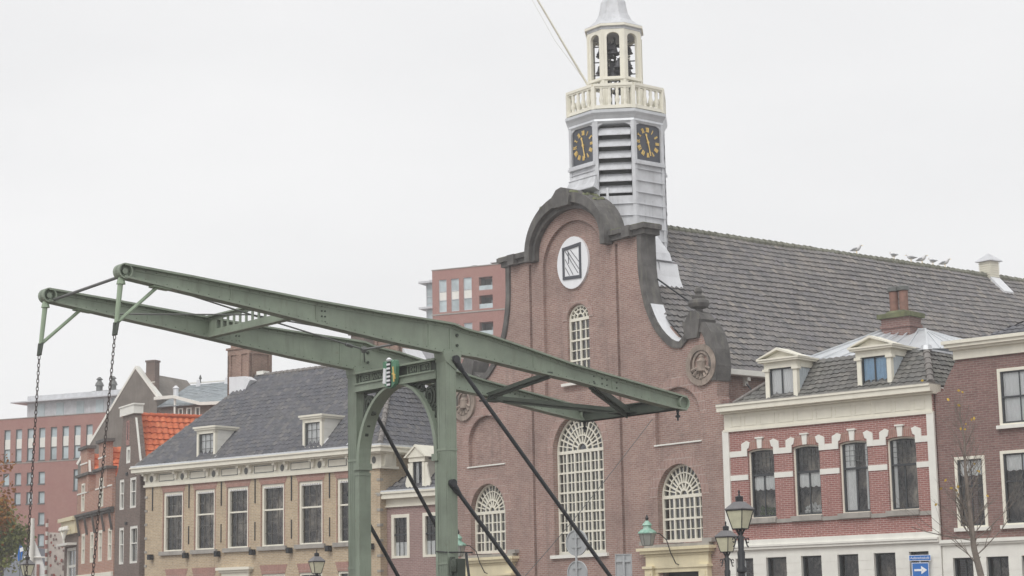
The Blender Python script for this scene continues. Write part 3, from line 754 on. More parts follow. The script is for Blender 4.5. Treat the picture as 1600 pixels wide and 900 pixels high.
b = MB(); b.tube([(1.0,.9,15.9),(1.0,.9,16.62)], .05, 8); b.build('vent_pipe', M_flash, tower)
# flagpole on balcony
b = MB(); p0 = Vector((.2,.78,20.62)); d = Vector((-.06,-.59,.81)).normalized()
b.tube([p0-d*.6, p0+d*6.2], [.045,.03], 8); b.tube([p0+Vector((.0,-.1,.1)), p0+d*2.2+Vector((0,-.1,-.32)), p0+d*4+Vector((0,-.05,-.3)), p0+d*6.1], .008, 4)
fp = b.build('flagpole', M_cream, tower)
# ridge turret
b = MB(); vy = 23.9
b.M = Matrix.Translation((.0,vy,0)) @ Matrix.Rotation(R_(0), 4, 'Z')
b.box(-.29,.29,-.29,.29,15.3,16.42)
for z in [15.62+.1*i for i in range(8)]: b.box(-.32,.32,-.32,.32,z,z+.035)
b.box(-.34,.34,-.34,.34,15.40,15.52)
tb = b.build('ridge_turret', M_cream, church)
b = MB(); b.lathe(0, vy, [(.60,16.42),(.58,16.47),(.33,16.62),(.04,16.80)], 4, math.pi/4); b.build('turret_roof', M_lead, tb)
b = MB(); b.prism([(.28,15.72),(.98,14.98),(.95,14.85),(.2,15.4)], vy-.32, vy+.32); b.build('turret_flashing', M_flash, tb)

# ================================================================== RED ROW HOUSE
def dormer_ped(P, u0, u1, z0, zt, y, dep, curtain=None, sidem=None, fmt=None, label=None):
    """dormer: posts, entablature, pediment; front at y, cheeks run back dep"""
    b = MB(); pw = .15
    for a, c in ((u0, u0+pw), (u1-pw, u1)): b.box(a, c, y, y+.16, z0, zt-.14)
    b.box(u0-.07, u0+pw+.02, y-.05, y+.16, zt-.14, zt-.06); b.box(u1-pw-.02, u1+.07, y-.05, y+.16, zt-.14, zt-.06)
    b.box(u0-.02, u1+.02, y-.02, y+.2, zt-.06, zt+.14)
    # side entablature
    b.box(u0-.03, u0+.05, y+.2, y+dep+.15, zt-.06, zt+.14); b.box(u1-.05, u1+.03, y+.2, y+dep+.15, zt-.06, zt+.14)
    # cornice
    b.box(u0-.16, u1+.16, y-.16, y+dep+.3, zt+.14, zt+.20); b.box(u0-.20, u1+.20, y-.20, y+dep+.3, zt+.20, zt+.25)
    m_ = (u0+u1)/2; w_ = (u1-u0)/2
    b.prism([(u0-.02,zt+.25),(u1+.02,zt+.25),(m_,zt+.25+.25)], y-.02, y+.2)
    b.strip([(u0-.22,zt+.25),(m_,zt+.58),(u1+.22,zt+.25)], [(u0-.12,zt+.25),(m_,zt+.50),(u1+.12,zt+.25)], y-.2, y+.5)
    o = b.build('dormer', M_cream, P)
    if label: o['label'] = label
    b = MB(); b.prism([(u0-.2,zt+.252),(u1+.2,zt+.252),(m_,zt+.5)], y+.2, y+dep+.6); b.build('dormer_roof', M_zinc, o)
    b = MB()
    for x0, x1 in ((u0+.02,u0+.06),(u1-.06,u1-.02)):
        b.box(x0, x1, y+.16, y+dep+.2, z0-.1, zt-.06)
        n = int(dep/.1)
        for k in range(n): b.box(x0-.008, x1+.008, y+.18+k*.1, y+.255+k*.1, z0-.1, zt-.07)
    b.build('cheek', sidem or M_blue, o)
    b = MB()
    for x in (u0-.02, u1-.01):
        b.bar((x+.05*(1 if x > u0+.2 else -1)+.02, y+.17, z0+.03), (x+.05*(1 if x > u0+.2 else -1)+.02, y+dep+.12, zt+.03), .15, .07)
    b.build('flashing', M_flash, o)
    wd = sash(P, u0+pw, u1-pw, z0+.02, zt-.06, y+.04, fw=.035, fd=.1, rail=0, nx=2, nt_=1, nb=1, mf=fmt or M_winframe, mb=fmt or M_winframe, bw=.05, curtain=curtain, name='dormer_window')
    wd.parent = P
    return o

RO = Vector((6.7604, 61.9, 0))
row = thing('row_house', 'red brick row house with white bands, grey mansard roof and two pedimented dormers', 'house', RO, face_rz(48.4))
b = MB(); W = 7.6
wins = [(.88,1.88),(2.57,3.57),(4.27,5.29),(5.95,6.95)]
gw = [(.30,.97),(1.46,2.22),(2.76,3.50),(4.07,4.81),(5.35,6.09),(6.56,7.21)]
hl = []
for a, c in wins:
    n = 8; hl.append([(a,4.47),(c,4.47)]+[(c-(c-a)*i/n, 6.60+.055*math.sin(math.pi*i/n)) for i in range(n+1)])
b.wall([(0,3.5),(W,3.5),(W,7.9),(0,7.9)], hl, 0, .3)
closed_body(b, 0, W, .3, 9, 8.05)
b.build('wall', M_red, row)
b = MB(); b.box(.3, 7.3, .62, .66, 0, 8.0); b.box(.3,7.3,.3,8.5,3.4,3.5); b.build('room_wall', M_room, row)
b = MB(); b.wall([(-.02,0),(W+.02,0),(W+.02,3.5),(-.02,3.5)], [[(a,.9),(c,.9),(c,3.22),(a,3.22)] for a, c in gw], -.04, .3)
xs = [-.02]+[x for p in gw for x in p]+[W+.02]
for i in range(0, len(xs), 2):
    for z in [.5+.28*k for k in range(10)]:
        b.box(xs[i], xs[i+1], -.044, -.04, z+.275, z+.28) if False else b.box(xs[i], xs[i+1], -.05, -.03, z, z+.262)
b.build('ground_storey', M_white, row)
for i, (a, c) in enumerate(gw):
    sash(row, a, c, .9, 3.22, .06, fw=.05, rail=.62, nx=1, nt_=1, nb=1, mf=M_winframe, mb=M_winframe, curtain=('sides', M_curtain, .3) if i == 0 else None)
b = MB()
for z0, z1, pr in ((3.48,3.56,.14),(3.56,3.62,.18),(3.62,3.79,.10)): b.box(-.05, W, -pr, .02, z0, z1)
b.build('storey_cornice', M_white, row)
b = MB()
b.box(-.04, .20, -.06, .02, 3.79, 7.3); b.cut(); b.box(7.38, W+.02, -.06, .02, 3.4, 7.3)
z_bands = [(6.44,6.62),(5.69,5.86)]
segs = [(.2,.88),(1.88,2.57),(3.57,4.27),(5.29,5.95),(6.95,7.38)]
for a, c in segs:
    for z0, z1 in z_bands: b.cut(); b.box(a, c, -.025, .02, z0, z1)
for a, c in wins:
    for s_, x in ((-1,a),(1,c)):
        b.cut(); b.prism([(x, 6.44),(x+s_*.22,6.44),(x+s_*.21,6.84),(x+s_*.02,6.93),(x-s_*.12,6.88),(x-s_*.07,6.70),(x,6.67)], -.035, .02)
    m_ = (a+c)/2; b.cut()
    b.prism([(m_-.075,6.66),(m_+.075,6.66),(m_+.10,6.97),(m_-.10,6.97)], -.06, .02); b.box(m_-.15, m_+.15, -.09, .02, 6.97, 7.02)
b.build_each('white_band', M_white, row)
b = MB()
for a, c in wins:
    m_ = (a+c)/2; n = 6
    O = [(a+.10+(c-a-.2)*i/n, 6.86+.09*math.sin(math.pi*(i+1)/(n+2))) for i in range(n+1)]; I = [(a+.10+(c-a-.2)*i/n, 6.605+.055*math.sin(math.pi*(.1+.8*i/n))) for i in range(n+1)]
    b.cut(); b.strip(O, I, -.015, .05)
b.build_each('flat_arch', M_redarch, row)
b = MB(); b.box(.2, 7.38, -.05, .02, 4.28, 4.40)
for a, c in wins: b.box(a-.08, c+.04, -.12, .1, 4.30, 4.46)
b.build('sill_band', M_grey, row)
for i, (a, c) in enumerate(wins):
    cur = [('mid', M_curtain, .34), ('mid', M_curtain, .34), ('sides', M_curtain, .42), ('sides', M_curtain, .14)][i]
    o = sash(row, a, c, 4.46, 6.66, .09, fw=.055, rail=.63, nx=2, nt_=-1, nb=1, mf=M_cream, mb=M_winframe, curtain=cur, arch=.05, inner=.04, rw=.06, bw=.05)
    # leaded upper light
    g_ = MB(); a0, a1 = a+.12, c-.12
    for k in range(1, 5): x = a0+(a1-a0)*k/5; g_.box(x-.006, x+.006, .165, .175, 5.9, 6.52)
    for k in range(1, 4): z = 5.9+.62*k/4; g_.box(a0, a1, .165, .175, z-.006, z+.006)
    g_.build('leading', M_iron2, o)
    if i < 2:
        g_ = MB()
        rr = random.Random(i)
        for k in range(5):
            x = a0+.1+(a1-a0-.2)*k/4; h = .1+.16*rr.random()
            g_.lathe(x, .36, [(.05,4.55),(.07,4.62),(.05,4.66)], 8); g_.lathe(x, .42, [(.04,4.66),(.09,4.66+h*.5),(.02,4.66+h)], 6)
        g_.build('windowsill_pots', [M_leafg, M_curtain][i % 2], o)
# cornice
b = MB()
b.box(.0, W, -.07, .05, 7.26, 7.34); b.box(.03, W-.03, -.03, .05, 7.34, 7.86)
ux = [.25,.75,1.35,2.05,2.75,3.45,4.15,4.85,5.55,6.25,6.9,7.4]
for i in range(len(ux)-1):
    b.strip([(ux[i]+.06,7.42),(ux[i+1]-.06,7.42),(ux[i+1]-.06,7.76),(ux[i]+.06,7.76)], [(ux[i]+.09,7.45),(ux[i+1]-.09,7.45),(ux[i+1]-.09,7.73),(ux[i]+.09,7.73)], -.045, -.02, 0, True)
for z0, z1, pr in ((7.84,7.90,.16),(7.90,8.06,.36),(8.06,8.12,.40)):
    b.box(-.02, W+.12, -pr, .3, z0, z1)
b.build('cornice', M_cream, row)
b = MB(); b.box(-.02, W+.12, -.38, .3, 8.122, 8.15); b.build('gutter', M_grey, row)
b = MB()
b.tiles((.3,.16,8.14),(7.45,.16,8.14),(6.75,1.3,9.38),(2.2,1.3,9.45), row=.19, cw=.24, amp=.035, lift=.045, seed=9)
b.tiles((7.5,.16,8.14),(7.5,8,8.14),(6.75,8,9.38),(6.75,1.3,9.38), row=.19, cw=.24, amp=.035, lift=.045, seed=10)
b.tiles((.3,8,8.14),(.3,.16,8.14),(2.2,1.3,9.45),(2.2,8,9.45), row=.24, cw=.24, amp=.035, lift=.045, seed=11)
b.build('mansard_roof', M_tilemans, row, fix=False)
b = MB()
for k in range(6):
    p = Vector((7.48,.14,8.2)).lerp(Vector((6.76,1.28,9.38)), k/6); q = Vector((7.48,.14,8.2)).lerp(Vector((6.76,1.28,9.38)), (k+1.08)/6)
    b.tube([p, q], [.13,.10], 10)
b.cut(); b.tube([(.3,.14,8.2),(2.2,1.28,9.47)], .06, 8)
b.build_each('hip_tiles', M_hip, row, smooth=40)
b = MB(); rd0, rd1 = (3.5,4.2,10.60), (4.9,4.6,10.52)
cA, cB, cC, cD = (2.15,1.25,9.46), (6.82,1.25,9.40), (6.82,6,9.85), (2.15,6,9.7)
b.poly([cA,cB,rd1,rd0]); b.poly([cB,cC,rd1]); b.poly([cC,cD,rd0,rd1]); b.poly([cD,cA,rd0])
b.box(2.12,6.85,1.22,8.02,9.34,9.40)
for (p, q) in ((cA,rd0),(cB,rd1),(rd0,rd1)): b.bar(Vector(p)+Vector((0,0,.03)), Vector(q)+Vector((0,0,.03)), .06, .05)
for k in range(1,6):
    f = k/6; e = Vector(cA).lerp(Vector(cB), f); t_ = Vector(rd0).lerp(Vector(rd1), f); b.bar(e+Vector((0,0,.015)), t_+Vector((0,0,.015)), .035, .04)
    e = Vector(cB).lerp(Vector(cC), f); b.bar(e+Vector((0,0,.015)), Vector(rd1).lerp(e, .05*k/6)+Vector((0,0,.01)), .035, .04)
b.lathe(6.77, 1.27, [(.2,9.36),(.16,9.5),(.05,9.56)], 8)
b.build('zinc_roof', M_zinc, row)
dormer_ped(row, 1.52, 2.72, 8.17, 9.24, .22, 1.15, curtain=('full', M_blinds, 0), label='left dormer window with half drawn pale blind')
dormer_ped(row, 4.92, 6.12, 8.17, 9.26, .22, 1.15, curtain=('full', M_bluecur, 0), label='right dormer with pale blue curtains')
b = MB(); b.box(3.62,4.66,4.0,4.75,9.4,10.95); b.box(3.58,4.70,3.96,4.79,10.62,10.72); ch = b.build('chimney', M_brown, row)
b = MB(); b.box(3.52,4.76,3.9,4.85,10.95,11.10); b.lathe(4.14,4.37,[(.55,11.1),(.4,11.2)],4,math.pi/4); b.build('chimney_cap', M_mossstone, ch)
b = MB()
for x in (3.92, 4.28): b.lathe(x, 4.37, [(.14,11.1),(.15,11.85),(.17,11.86)], 12); b.lathe(x, 4.37, [(.15,11.86),(.20,11.88),(.20,12.0),(.17,12.02)], 12, 0, 1)
b.build('chimney_pot', [plain('terracotta', (.25,.14,.11), .8, .2, 5), M_iron2], ch, smooth=40)

# ================================================================== BROWN HOUSE
brn = thing('brown_house', 'tall brown brick house with cream cornice and white ground floor at the right edge', 'house', RO, face_rz(48.4))
b = MB()
hb = [[(9.74,6.72),(11.0,6.72),(11.0,8.38),(9.74,8.38)], [(8.2,3.84),(9.12,3.84),(9.12,5.92),(8.2,5.92)], [(9.68,3.86),(10.92,3.86),(10.92,6.0),(9.68,6.0)], [(11.7,3.86),(12.8,3.86),(12.8,6.0),(11.7,6.0)], [(11.7,6.72),(12.9,6.72),(12.9,8.38),(11.7,8.38)]]
b.wall([(7.64,3.5),(14,3.5),(14,8.95),(8.42,8.95),(8.36,8.7),(8.05,8.2),(7.9,7.9),(7.64,7.85)], hb, 0.06, .36)
b.box(8.4, 8.7, .36, 9, 3.5, 8.9); b.box(7.66, 7.9, .36, 9, 0, 7.8); b.box(7.9,8.5,.36,9,7.5,7.8); b.box(13.7,14,.36,9,0,8.9); b.box(7.9,13.7,8.7,9,0,8.9)
b.build('wall', M_brown, brn)
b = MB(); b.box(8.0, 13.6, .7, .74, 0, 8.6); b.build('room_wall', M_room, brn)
b = MB()
gb = [(7.97,8.62),(9.04,9.74),(10.15,10.85),(11.3,12.0),(12.5,13.2)]
b.wall([(7.64,0),(14,0),(14,3.36),(7.64,3.36)], [[(a,.9),(c,.9),(c,2.99),(a,2.99)] for a, c in gb], .0, .36)
xs = [7.64]+[x for p in gb for x in p]+[14]
for i in range(0, len(xs), 2):
    for z in [.2+.3*k for k in range(9)]: b.box(xs[i], xs[i+1], -.012, .01, z, z+.28)
b.build('ground_storey', M_white, brn)
b = MB(); b.box(7.62,14,-.07,.1,3.36,3.42); b.box(7.62,14,-.12,.1,3.42,3.52); b.build('storey_cornice', M_white, brn)
for a, c in gb: sash(brn, a, c, .9, 2.99, .1, fw=.05, rail=.65, nx=2, nt_=1, nb=1, mf=M_winframe)
for i, h in enumerate(hb):
    a, c, z0, z1 = h[0][0], h[1][0], h[0][1], h[2][1]
    cur = ('full', M_blinds, 0) if i in (0, 4) else ('top', M_curtain, .22)
    sash(brn, a-.03, c+.03, z0, z1, .03, fw=.09, rail=.5 if i in (0,4) else .6, nx=2, nt_=1, nb=1, mf=M_cream, mb=M_winframe, curtain=cur, inner=.04, sill=(M_white,.09,.06,.08))
b = MB()
b.box(8.36,14,-.02,.3,8.78,9.05); b.box(8.3,14,-.14,.3,9.05,9.12); b.box(8.2,14,-.26,.3,9.12,9.22); b.box(8.14,14,-.32,.3,9.22,9.32)
b.build('cornice', M_cream, brn)
b = MB(); b.tiles((9.0,.2,9.28),(14,.2,9.28),(14,3.5,11.0),(12.2,3.5,11.0), row=.3, cw=.24, seed=21)
b.tiles((9.0,9,9.28),(9.0,.2,9.28),(12.2,3.5,11.0),(12.2,5.5,11.0), row=.3, cw=.24, seed=22)
b.tiles((14,9,9.28),(9.0,9,9.28),(12.2,5.5,11.0),(14,5.5,11.0), row=.3, cw=.24, seed=23)
b.poly([(12.2,3.5,11.0),(14,3.5,11.0),(14,5.5,11.0),(12.2,5.5,11.0)]); b.poly([(13.98,.2,9.28),(13.98,9,9.28),(13.98,5.5,11.0),(13.98,3.5,11.0)])
b.build('roof', M_tiledark, brn, fix=False)

# ================================================================== YELLOW BRICK BUILDING
LO = Vector((-5.5638, 79.0, 0))
yb = thing('yellow_brick_house', 'long yellow brick building with cream panelled frieze, six sash windows and dark hipped roof', 'house', LO, face_rz(51.5))
lw = [(-13.26,-11.96),(-11.16,-9.88),(-9.08,-7.76),(-6.93,-5.55),(-4.67,-3.27),(-2.42,-1.06)]
dl = [(-12.98,-11.74),(-11.2,-9.86),(-6.9,-5.5),(-4.65,-3.3),(-2.4,-1.1)]
b = MB()
b.wall([(-14.5,0),(0,0),(0,7.75),(-14.5,7.75)], [[(a,4.66),(c,4.66),(c,7.33),(a,7.33)] for a, c in lw]+[[(a,1.0),(c,1.0),(c,3.5),(a,3.5)] for a, c in dl]+[[(-9.1,0),(-7.8,0),(-7.8,3.3),(-9.1,3.3)]], 0, .35)
closed_body(b, -14.5, 0, .35, 8.4, 8.25)
b.build('wall', M_yellow, yb)
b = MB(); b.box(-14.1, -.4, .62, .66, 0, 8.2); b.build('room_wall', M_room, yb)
b = MB()
for a, c in lw: b.cut(); b.prism([(a-.06,7.33),(c+.06,7.33),(c+.2,7.66),(a-.2,7.66)], -.012, .05)
for a, c in dl: b.cut(); b.prism([(a-.0,3.5),(c+.0,3.5),(c+.14,3.88),(a-.14,3.88)], -.012, .05)
b.build_each('brick_arch', M_redarch, yb)
b = MB()
for a, c in lw: b.cut(); b.box(a-.05, a+.0, -.012, .02, 4.66, 7.33); b.cut(); b.box(c, c+.05, -.012, .02, 4.66, 7.33)
b.build_each('brick_jamb', M_redarch, yb)
for a, c in lw:
    sash(yb, a, c, 4.66, 7.33, .04, fw=.11, fd=.16, rail=.60, nx=3, nt_=2, nb=3, mf=M_cream, mb=M_thinbar, bw=.022, rw=.05, sill=(M_grey,.16,.12,.18))
    rb = MB(); zr = 4.74+(7.22-4.74)*.60; rb.box(a+.11, c-.11, .06, .1, zr-.035, zr+.035); rb.build('meeting_rail', M_cream, yb)
    bb = MB()
    for k in range(9):
        x = a+.15+(c-a-.3)*k/8; bb.lathe(x, .1, [(.05,7.15),(.07,7.2),(.05,7.25)], 6)
    bb.build('valance', M_curtain, yb)
for a, c in dl: sash(yb, a, c, 1.0, 3.5, .04, fw=.1, rail=.6, nx=3, nt_=2, nb=3, bw=.02)
b = MB(); b.box(-9.5,-7.4,-.3,.0,3.72,3.84); b.box(-9.4,-7.5,-.2,.0,3.62,3.72); b.box(-9.3,-7.6,-.12,.0,3.3,3.62); b.box(-9.3,-9.05,-.14,0,0,3.3); b.box(-7.85,-7.6,-.14,0,0,3.3); b.box(-9.05,-7.85,.1,.15,0,3.3)
b.build('door_surround', M_cream, yb)
b = MB(); b.box(-14.5,0.02,-.10,.02,4.36,4.42) if False else None
# iron wall ties and lights
for x in (-14.0,-11.55,-9.45,-7.32,-5.1,-2.85):
    b.cut(); b.box(x-.022, x+.022, -.04, .0, 6.5+(0 if x<-14 else .05), 7.6)
    b.cut()
    if x > -13: b.box(x-.018, x+.018, -.04, .0, 4.95, 5.75)
b.build_each('wall_tie', M_iron, yb)
for x in (-13.95,-11.6,-9.55,-7.35,-5.1,-2.8,-.4):
    b = MB(); b.box(x-.10, x+.10, -.26, -.05, 4.33, 4.57); b.box(x-.04, x+.04, -.1, .02, 4.38, 4.5); b.box(x-.08,x+.08,-.275,-.26,4.36,4.54)
    b.build('floodlight', M_black, yb)
# frieze
b = MB()
b.box(-14.55, .05, -.10, .02, 7.62, 7.72); b.box(-14.5, 0, -.05, .02, 7.72, 8.24)
px = [-13.1,-11.0,-8.9,-6.75,-4.5,-2.25]
ov = [-14.05,-11.98,-9.92,-7.85,-5.62,-3.4,-1.3,-.28]
for i in range(7):
    a, c = ov[i]+.52, ov[i+1]-.52
    if c-a > .6: 
        b.strip([(a,7.84),(c,7.84),(c,8.16),(a,8.16)], [(a+.03,7.87),(c-.03,7.87),(c-.03,8.13),(a+.03,8.13)], -.07, -.04, 1, True); b.box(a+.03,c-.03,-.062,-.05,7.87,8.13)
for x in ov:
    b.prism([(x+.11*math.cos(t)*1.0, 7.98+.15*math.sin(t)) for t in [i*math.pi/6 for i in range(12)]], -.066, -.05, 1)
for x in ov:
    for s_ in (-.34,.34):
        if x+s_ > .0: continue
        b.prism([(x+s_-.07,7.9),(x+s_+.07,7.9),(x+s_+.09,8.24),(x+s_-.09,8.24)], -.16, 0); b.box(x+s_-.07, x+s_+.07, -.30, 0, 8.12, 8.24)
for z0, z1, pr in ((8.22,8.28,.34),(8.28,8.46,.48),(8.46,8.52,.54)):
    b.box(-14.5-pr, pr, -pr, .3, z0, z1); b.box(0, pr, .3, 8.4+pr, z0, z1)
b.box(-.03, .10, -.05, .9, 7.72, 8.24); b.box(-.03,.16,-.10,1.0,7.62,7.72)
b.prism([(.05,7.7),(.18,7.72),(.3,8.24),(.05,8.24)], .1, .5)
b.build('frieze', [M_cream, M_iron2], yb)
b = MB(); b.box(-14.5-.5, .5, -.5, .3, 8.522, 8.60); b.box(.1,.5,.3,8.4,8.522,8.6); b.build('gutter', M_zinc, yb)
b = MB()
z = .3
while z < 7.4:
    b.box(-.16, .025, -.03, .16, z, z+.10); b.box(-14.525, -14.35, -.03, .1, z, z+.10); z += .62
b.build('corner_stones', M_grey, yb)
ez, rz_ = 8.58, 12.80
b = MB()
b.tiles((-14.85,-.35,ez),(.35,-.35,ez),(-2.85,4.05,rz_),(-11.6,4.05,rz_), row=.27, cw=.25, amp=.075, lift=.02, seed=31)
b.tiles((.35,-.35,ez),(.35,8.5,ez),(-2.85,4.05,rz_),(-2.86,4.04,rz_), row=.27, cw=.25, amp=.04, lift=.035, seed=32)
b.tiles((-14.85,8.5,ez),(-14.85,-.35,ez),(-11.6,4.05,rz_),(-11.61,4.06,rz_), row=.25, cw=.26, amp=.03, lift=.03, ns=2, seed=33)
b.tiles((.35,8.5,ez),(-14.85,8.5,ez),(-11.6,4.05,rz_),(-2.85,4.05,rz_), row=.5, cw=.52, amp=.03, lift=.03, ns=2, seed=34)
b.build('roof', M_tiledark, yb, fix=False)
b = MB()
for (p, q) in (((.35,-.35,ez+.06),(-2.85,4.05,rz_+.03)), ((.35,8.5,ez+.06),(-2.85,4.05,rz_+.03)), ((-2.85,4.05,rz_+.02),(-11.6,4.05,rz_+.02))):
    p, q = Vector(p), Vector(q); n = int((q-p).length/.36)
    for k in range(n): b.tube([p.lerp(q,k/n), p.lerp(q,(k+1.1)/n)], [.12,.095], 8)
b.tube([(-14.85,-.35,ez+.04),(-11.6,4.05,rz_+.02)], .05, 6)
b.build('ridge_tiles', M_hip, yb, smooth=40)
b = MB()
for x in (-14.1,-12.3,-9.6,-7.2,-5.6,-1.6): b.cut(); b.bar((x,-.28,ez+.1),(x+.15,.1,ez+.45), .10, .03)
b.build_each('snow_guard', M_flash, yb)
for u0, u1 in ((-10.88,-9.68),(-4.26,-3.12)):
    zt = 9.86; y = -.2; b = MB()
    for a, c in ((u0,u0+.12),(u1-.12,u1)): b.box(a, c, y, y+.14, 8.6, zt)
    b.box(u0, u1, y, y+.2, zt-.08, zt+.08); b.box(u0-.08, u1+.08, y-.08, y+2.0, zt+.08, zt+.16); b.box(u0-.13, u1+.13, y-.13, y+2.1, zt+.16, zt+.24)
    b.box(u0+.12, u1-.12, y, y+.1, 8.6, 8.75)
    d_ = b.build('dormer', M_cream, yb)
    b = MB()
    for x0, x1 in ((u0+.02,u0+.06),(u1-.06,u1-.02)):
        b.box(x0, x1, y+.14, y+1.9, 8.4, zt+.08)
        for k in range(5): b.box(x0-.012, x1+.012, y+.14, y+1.9, 8.6+k*.3, 8.6+k*.3+.27)
    b.build('cheek', M_white, d_)
    b = MB(); b.bar((u1,y+.14,8.84),(u1,y+1.45,zt+.12), .12, .08); b.bar((u0,y+.14,8.84),(u0,y+1.45,zt+.12), .12, .08); b.tube([(u1-.2,y+1.9,zt+.2),(u1+.45,y+2.0,zt+.26)], .06, 6); b.build('flashing', M_flash, d_)
    sash(yb, u0+.12, u1-.12, 8.75, zt-.08, y+.05, fw=.03, rail=0, nx=3, nt_=1, nb=1, mf=M_iron2, bw=.02, curtain=('full', M_blinds, 0), name='dormer_window')
    g_ = MB()
    for k in (1,2): g_.box(u0+.14, u1-.14, y+.07, y+.10, 8.75+k*.35, 8.77+k*.35)
    g_.build('glazing_bars', M_iron2, yb)
def big_chimney(u0, u1, v0, v1, z0, z1, name='chimney'):
    b = MB(); b.box(u0+.06, u1-.06, v0+.06, v1-.06, z0, z1)
    m_ = (u0+u1)/2
    for a, c in ((u0,u0+.22),(m_-.16,m_+.16),(u1-.22,u1)): b.box(a, c, v0, v0+.1, z0, z1-.25)
    for a, c in ((v0+.0,v0+.22),(v1-.22,v1)): b.box(u1-.1, u1, a, c, z0, z1-.25); b.box(u0, u0+.1, a, c, z0, z1-.25)
    b.box(u0, u1, v0, v1, z1-.25, z1); b.box(u0-.06, u1+.06, v0-.06, v1+.06, z1, z1+.1); b.box(u0+.1,u1-.1,v0+.1,v1-.1,z1+.1,z1+.3)
    return b.build(name, M_chimbrick, yb)
c1 = big_chimney(-13.1,-11.55,3.7,5.1,11.5,14.15)
c2 = big_chimney(-3.75,-2.2,3.7,5.1,11.5,13.9)
b = MB(); b.prism([(-12.5,12.0),(-11.5,12.0),(-11.1,12.55),(-11.45,12.75),(-12.5,12.8)], 3.25, 3.7); b.build('flashing', M_flash, c1)
b = MB(); b.prism([(-3.7,12.6),(-2.15,12.2),(-.8,10.9),(-.9,11.5),(-2.15,13.2),(-3.7,13.0)], 3.9, 5.1); b.build('flashing', M_flash, c2)
b = MB(); b.box(-11.35,-10.9,3.9,4.3,12.85,13.02); b.build('ridge_cap', M_white, yb)

# ================================================================== SMALL HOUSE
LX, LY = Vector((math.sin(R_(51.5)), -math.cos(R_(51.5)), 0)), Vector((math.cos(R_(51.5)), math.sin(R_(51.5)), 0))
sh = thing('small_house', 'low purple brick house with scrolled dormer between the yellow building and the church', 'house', LO+LY*.4, face_rz(51.5))
b = MB()
sw_ = [(.26,1.25),(1.96,2.95)]
b.wall([(.01,0),(3.9,0),(3.9,6.1),(.01,6.1)], [[(a,3.94),(c,3.94),(c,5.72),(a,5.72)] for a, c in sw_]+[[(a,1),(c,1),(c,3.0),(a,3.0)] for a, c in sw_], 0, .3)
closed_body(b, .01, 3.9, .3, 7, 6.3)
b.build('wall', M_purple, sh)
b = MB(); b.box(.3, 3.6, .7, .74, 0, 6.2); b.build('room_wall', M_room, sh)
for a, c in sw_:
    sash(sh, a-.0, c+.0, 3.94, 5.72, -.02, fw=.14, rail=.55, nx=3, nt_=2, nb=1, mf=M_cream, mb=M_winframe, bw=.02, curtain=('bottom', M_curtain, .36))
    sash(sh, a, c, 1.0, 3.0, -.02, fw=.12, rail=.5, nx=2, nt_=1, nb=1)
b = MB(); b.box(-.05,3.92,-.1,.02,6.02,6.08); b.box(.0,3.92,-.05,.02,6.08,6.36); b.box(-.25,3.95,-.34,.3,6.36,6.56); b.box(-.28,3.95,-.40,.3,6.56,6.64); b.build('cornice', M_cream, sh)
b = MB(); b.box(-.26,3.95,-.38,.3,6.642,6.70); b.build('gutter', M_zinc, sh)
b = MB(); b.tiles((-.0,-.1,6.68),(3.95,-.1,6.68),(3.95,2.6,9.3),(2.6,2.6,9.3), row=.27, cw=.24, amp=.035, seed=41)
b.tiles((-.0,6,6.68),(-.0,-.1,6.68),(2.6,2.6,9.3),(2.6,2.61,9.3), row=.27, cw=.24, amp=.035, seed=42)
b.poly([(3.94,-.1,6.5),(3.94,6.5,6.5),(3.94,2.6,9.25)])
b.build('roof', M_tiledark, sh, fix=False)
b = MB(); y = -.05
u0, u1 = 1.36, 2.12
b.box(u0,u0+.13,y,y+.15,6.68,7.85); b.box(u1-.13,u1,y,y+.15,6.68,7.85); b.box(u0-.06,u1+.06,y-.04,y+.2,7.8,7.98)
b.prism([(u0-.16,7.98),(u1+.16,7.98),((u0+u1)/2,8.40)], y-.1, y+1.3)
b.strip([(u0-.24,7.98),((u0+u1)/2,8.5),(u1+.24,7.98)], [(u0-.14,7.98),((u0+u1)/2,8.40),(u1+.14,7.98)], y-.16, y+1.3)
for s_, x in ((-1,u0),(1,u1)):
    b.prism([(x,6.7),(x+s_*.24,6.74),(x+s_*.30,6.95),(x+s_*.2,7.25),(x+s_*.13,7.6),(x+s_*.17,7.74),(x,7.78)], y+.02, y+.1)
b.box(u0,u0+.05,y+.15,y+1.2,6.9,7.9); b.box(u1-.05,u1,y+.15,y+1.2,6.9,7.9)
b.build('dormer', M_cream, sh)
b = MB(); b.bar((u1+.22,y+.25,6.85),(u1+.08,y+1.2,7.75), .25, .05); b.build('flashing', M_flash, sh)
sash(sh, u0+.13, u1-.13, 6.74, 7.8, y+.05, fw=.03, rail=0, nx=2, nt_=1, nb=1, mf=M_winframe, curtain=('sides', M_curtain, .3), name='dormer_window')

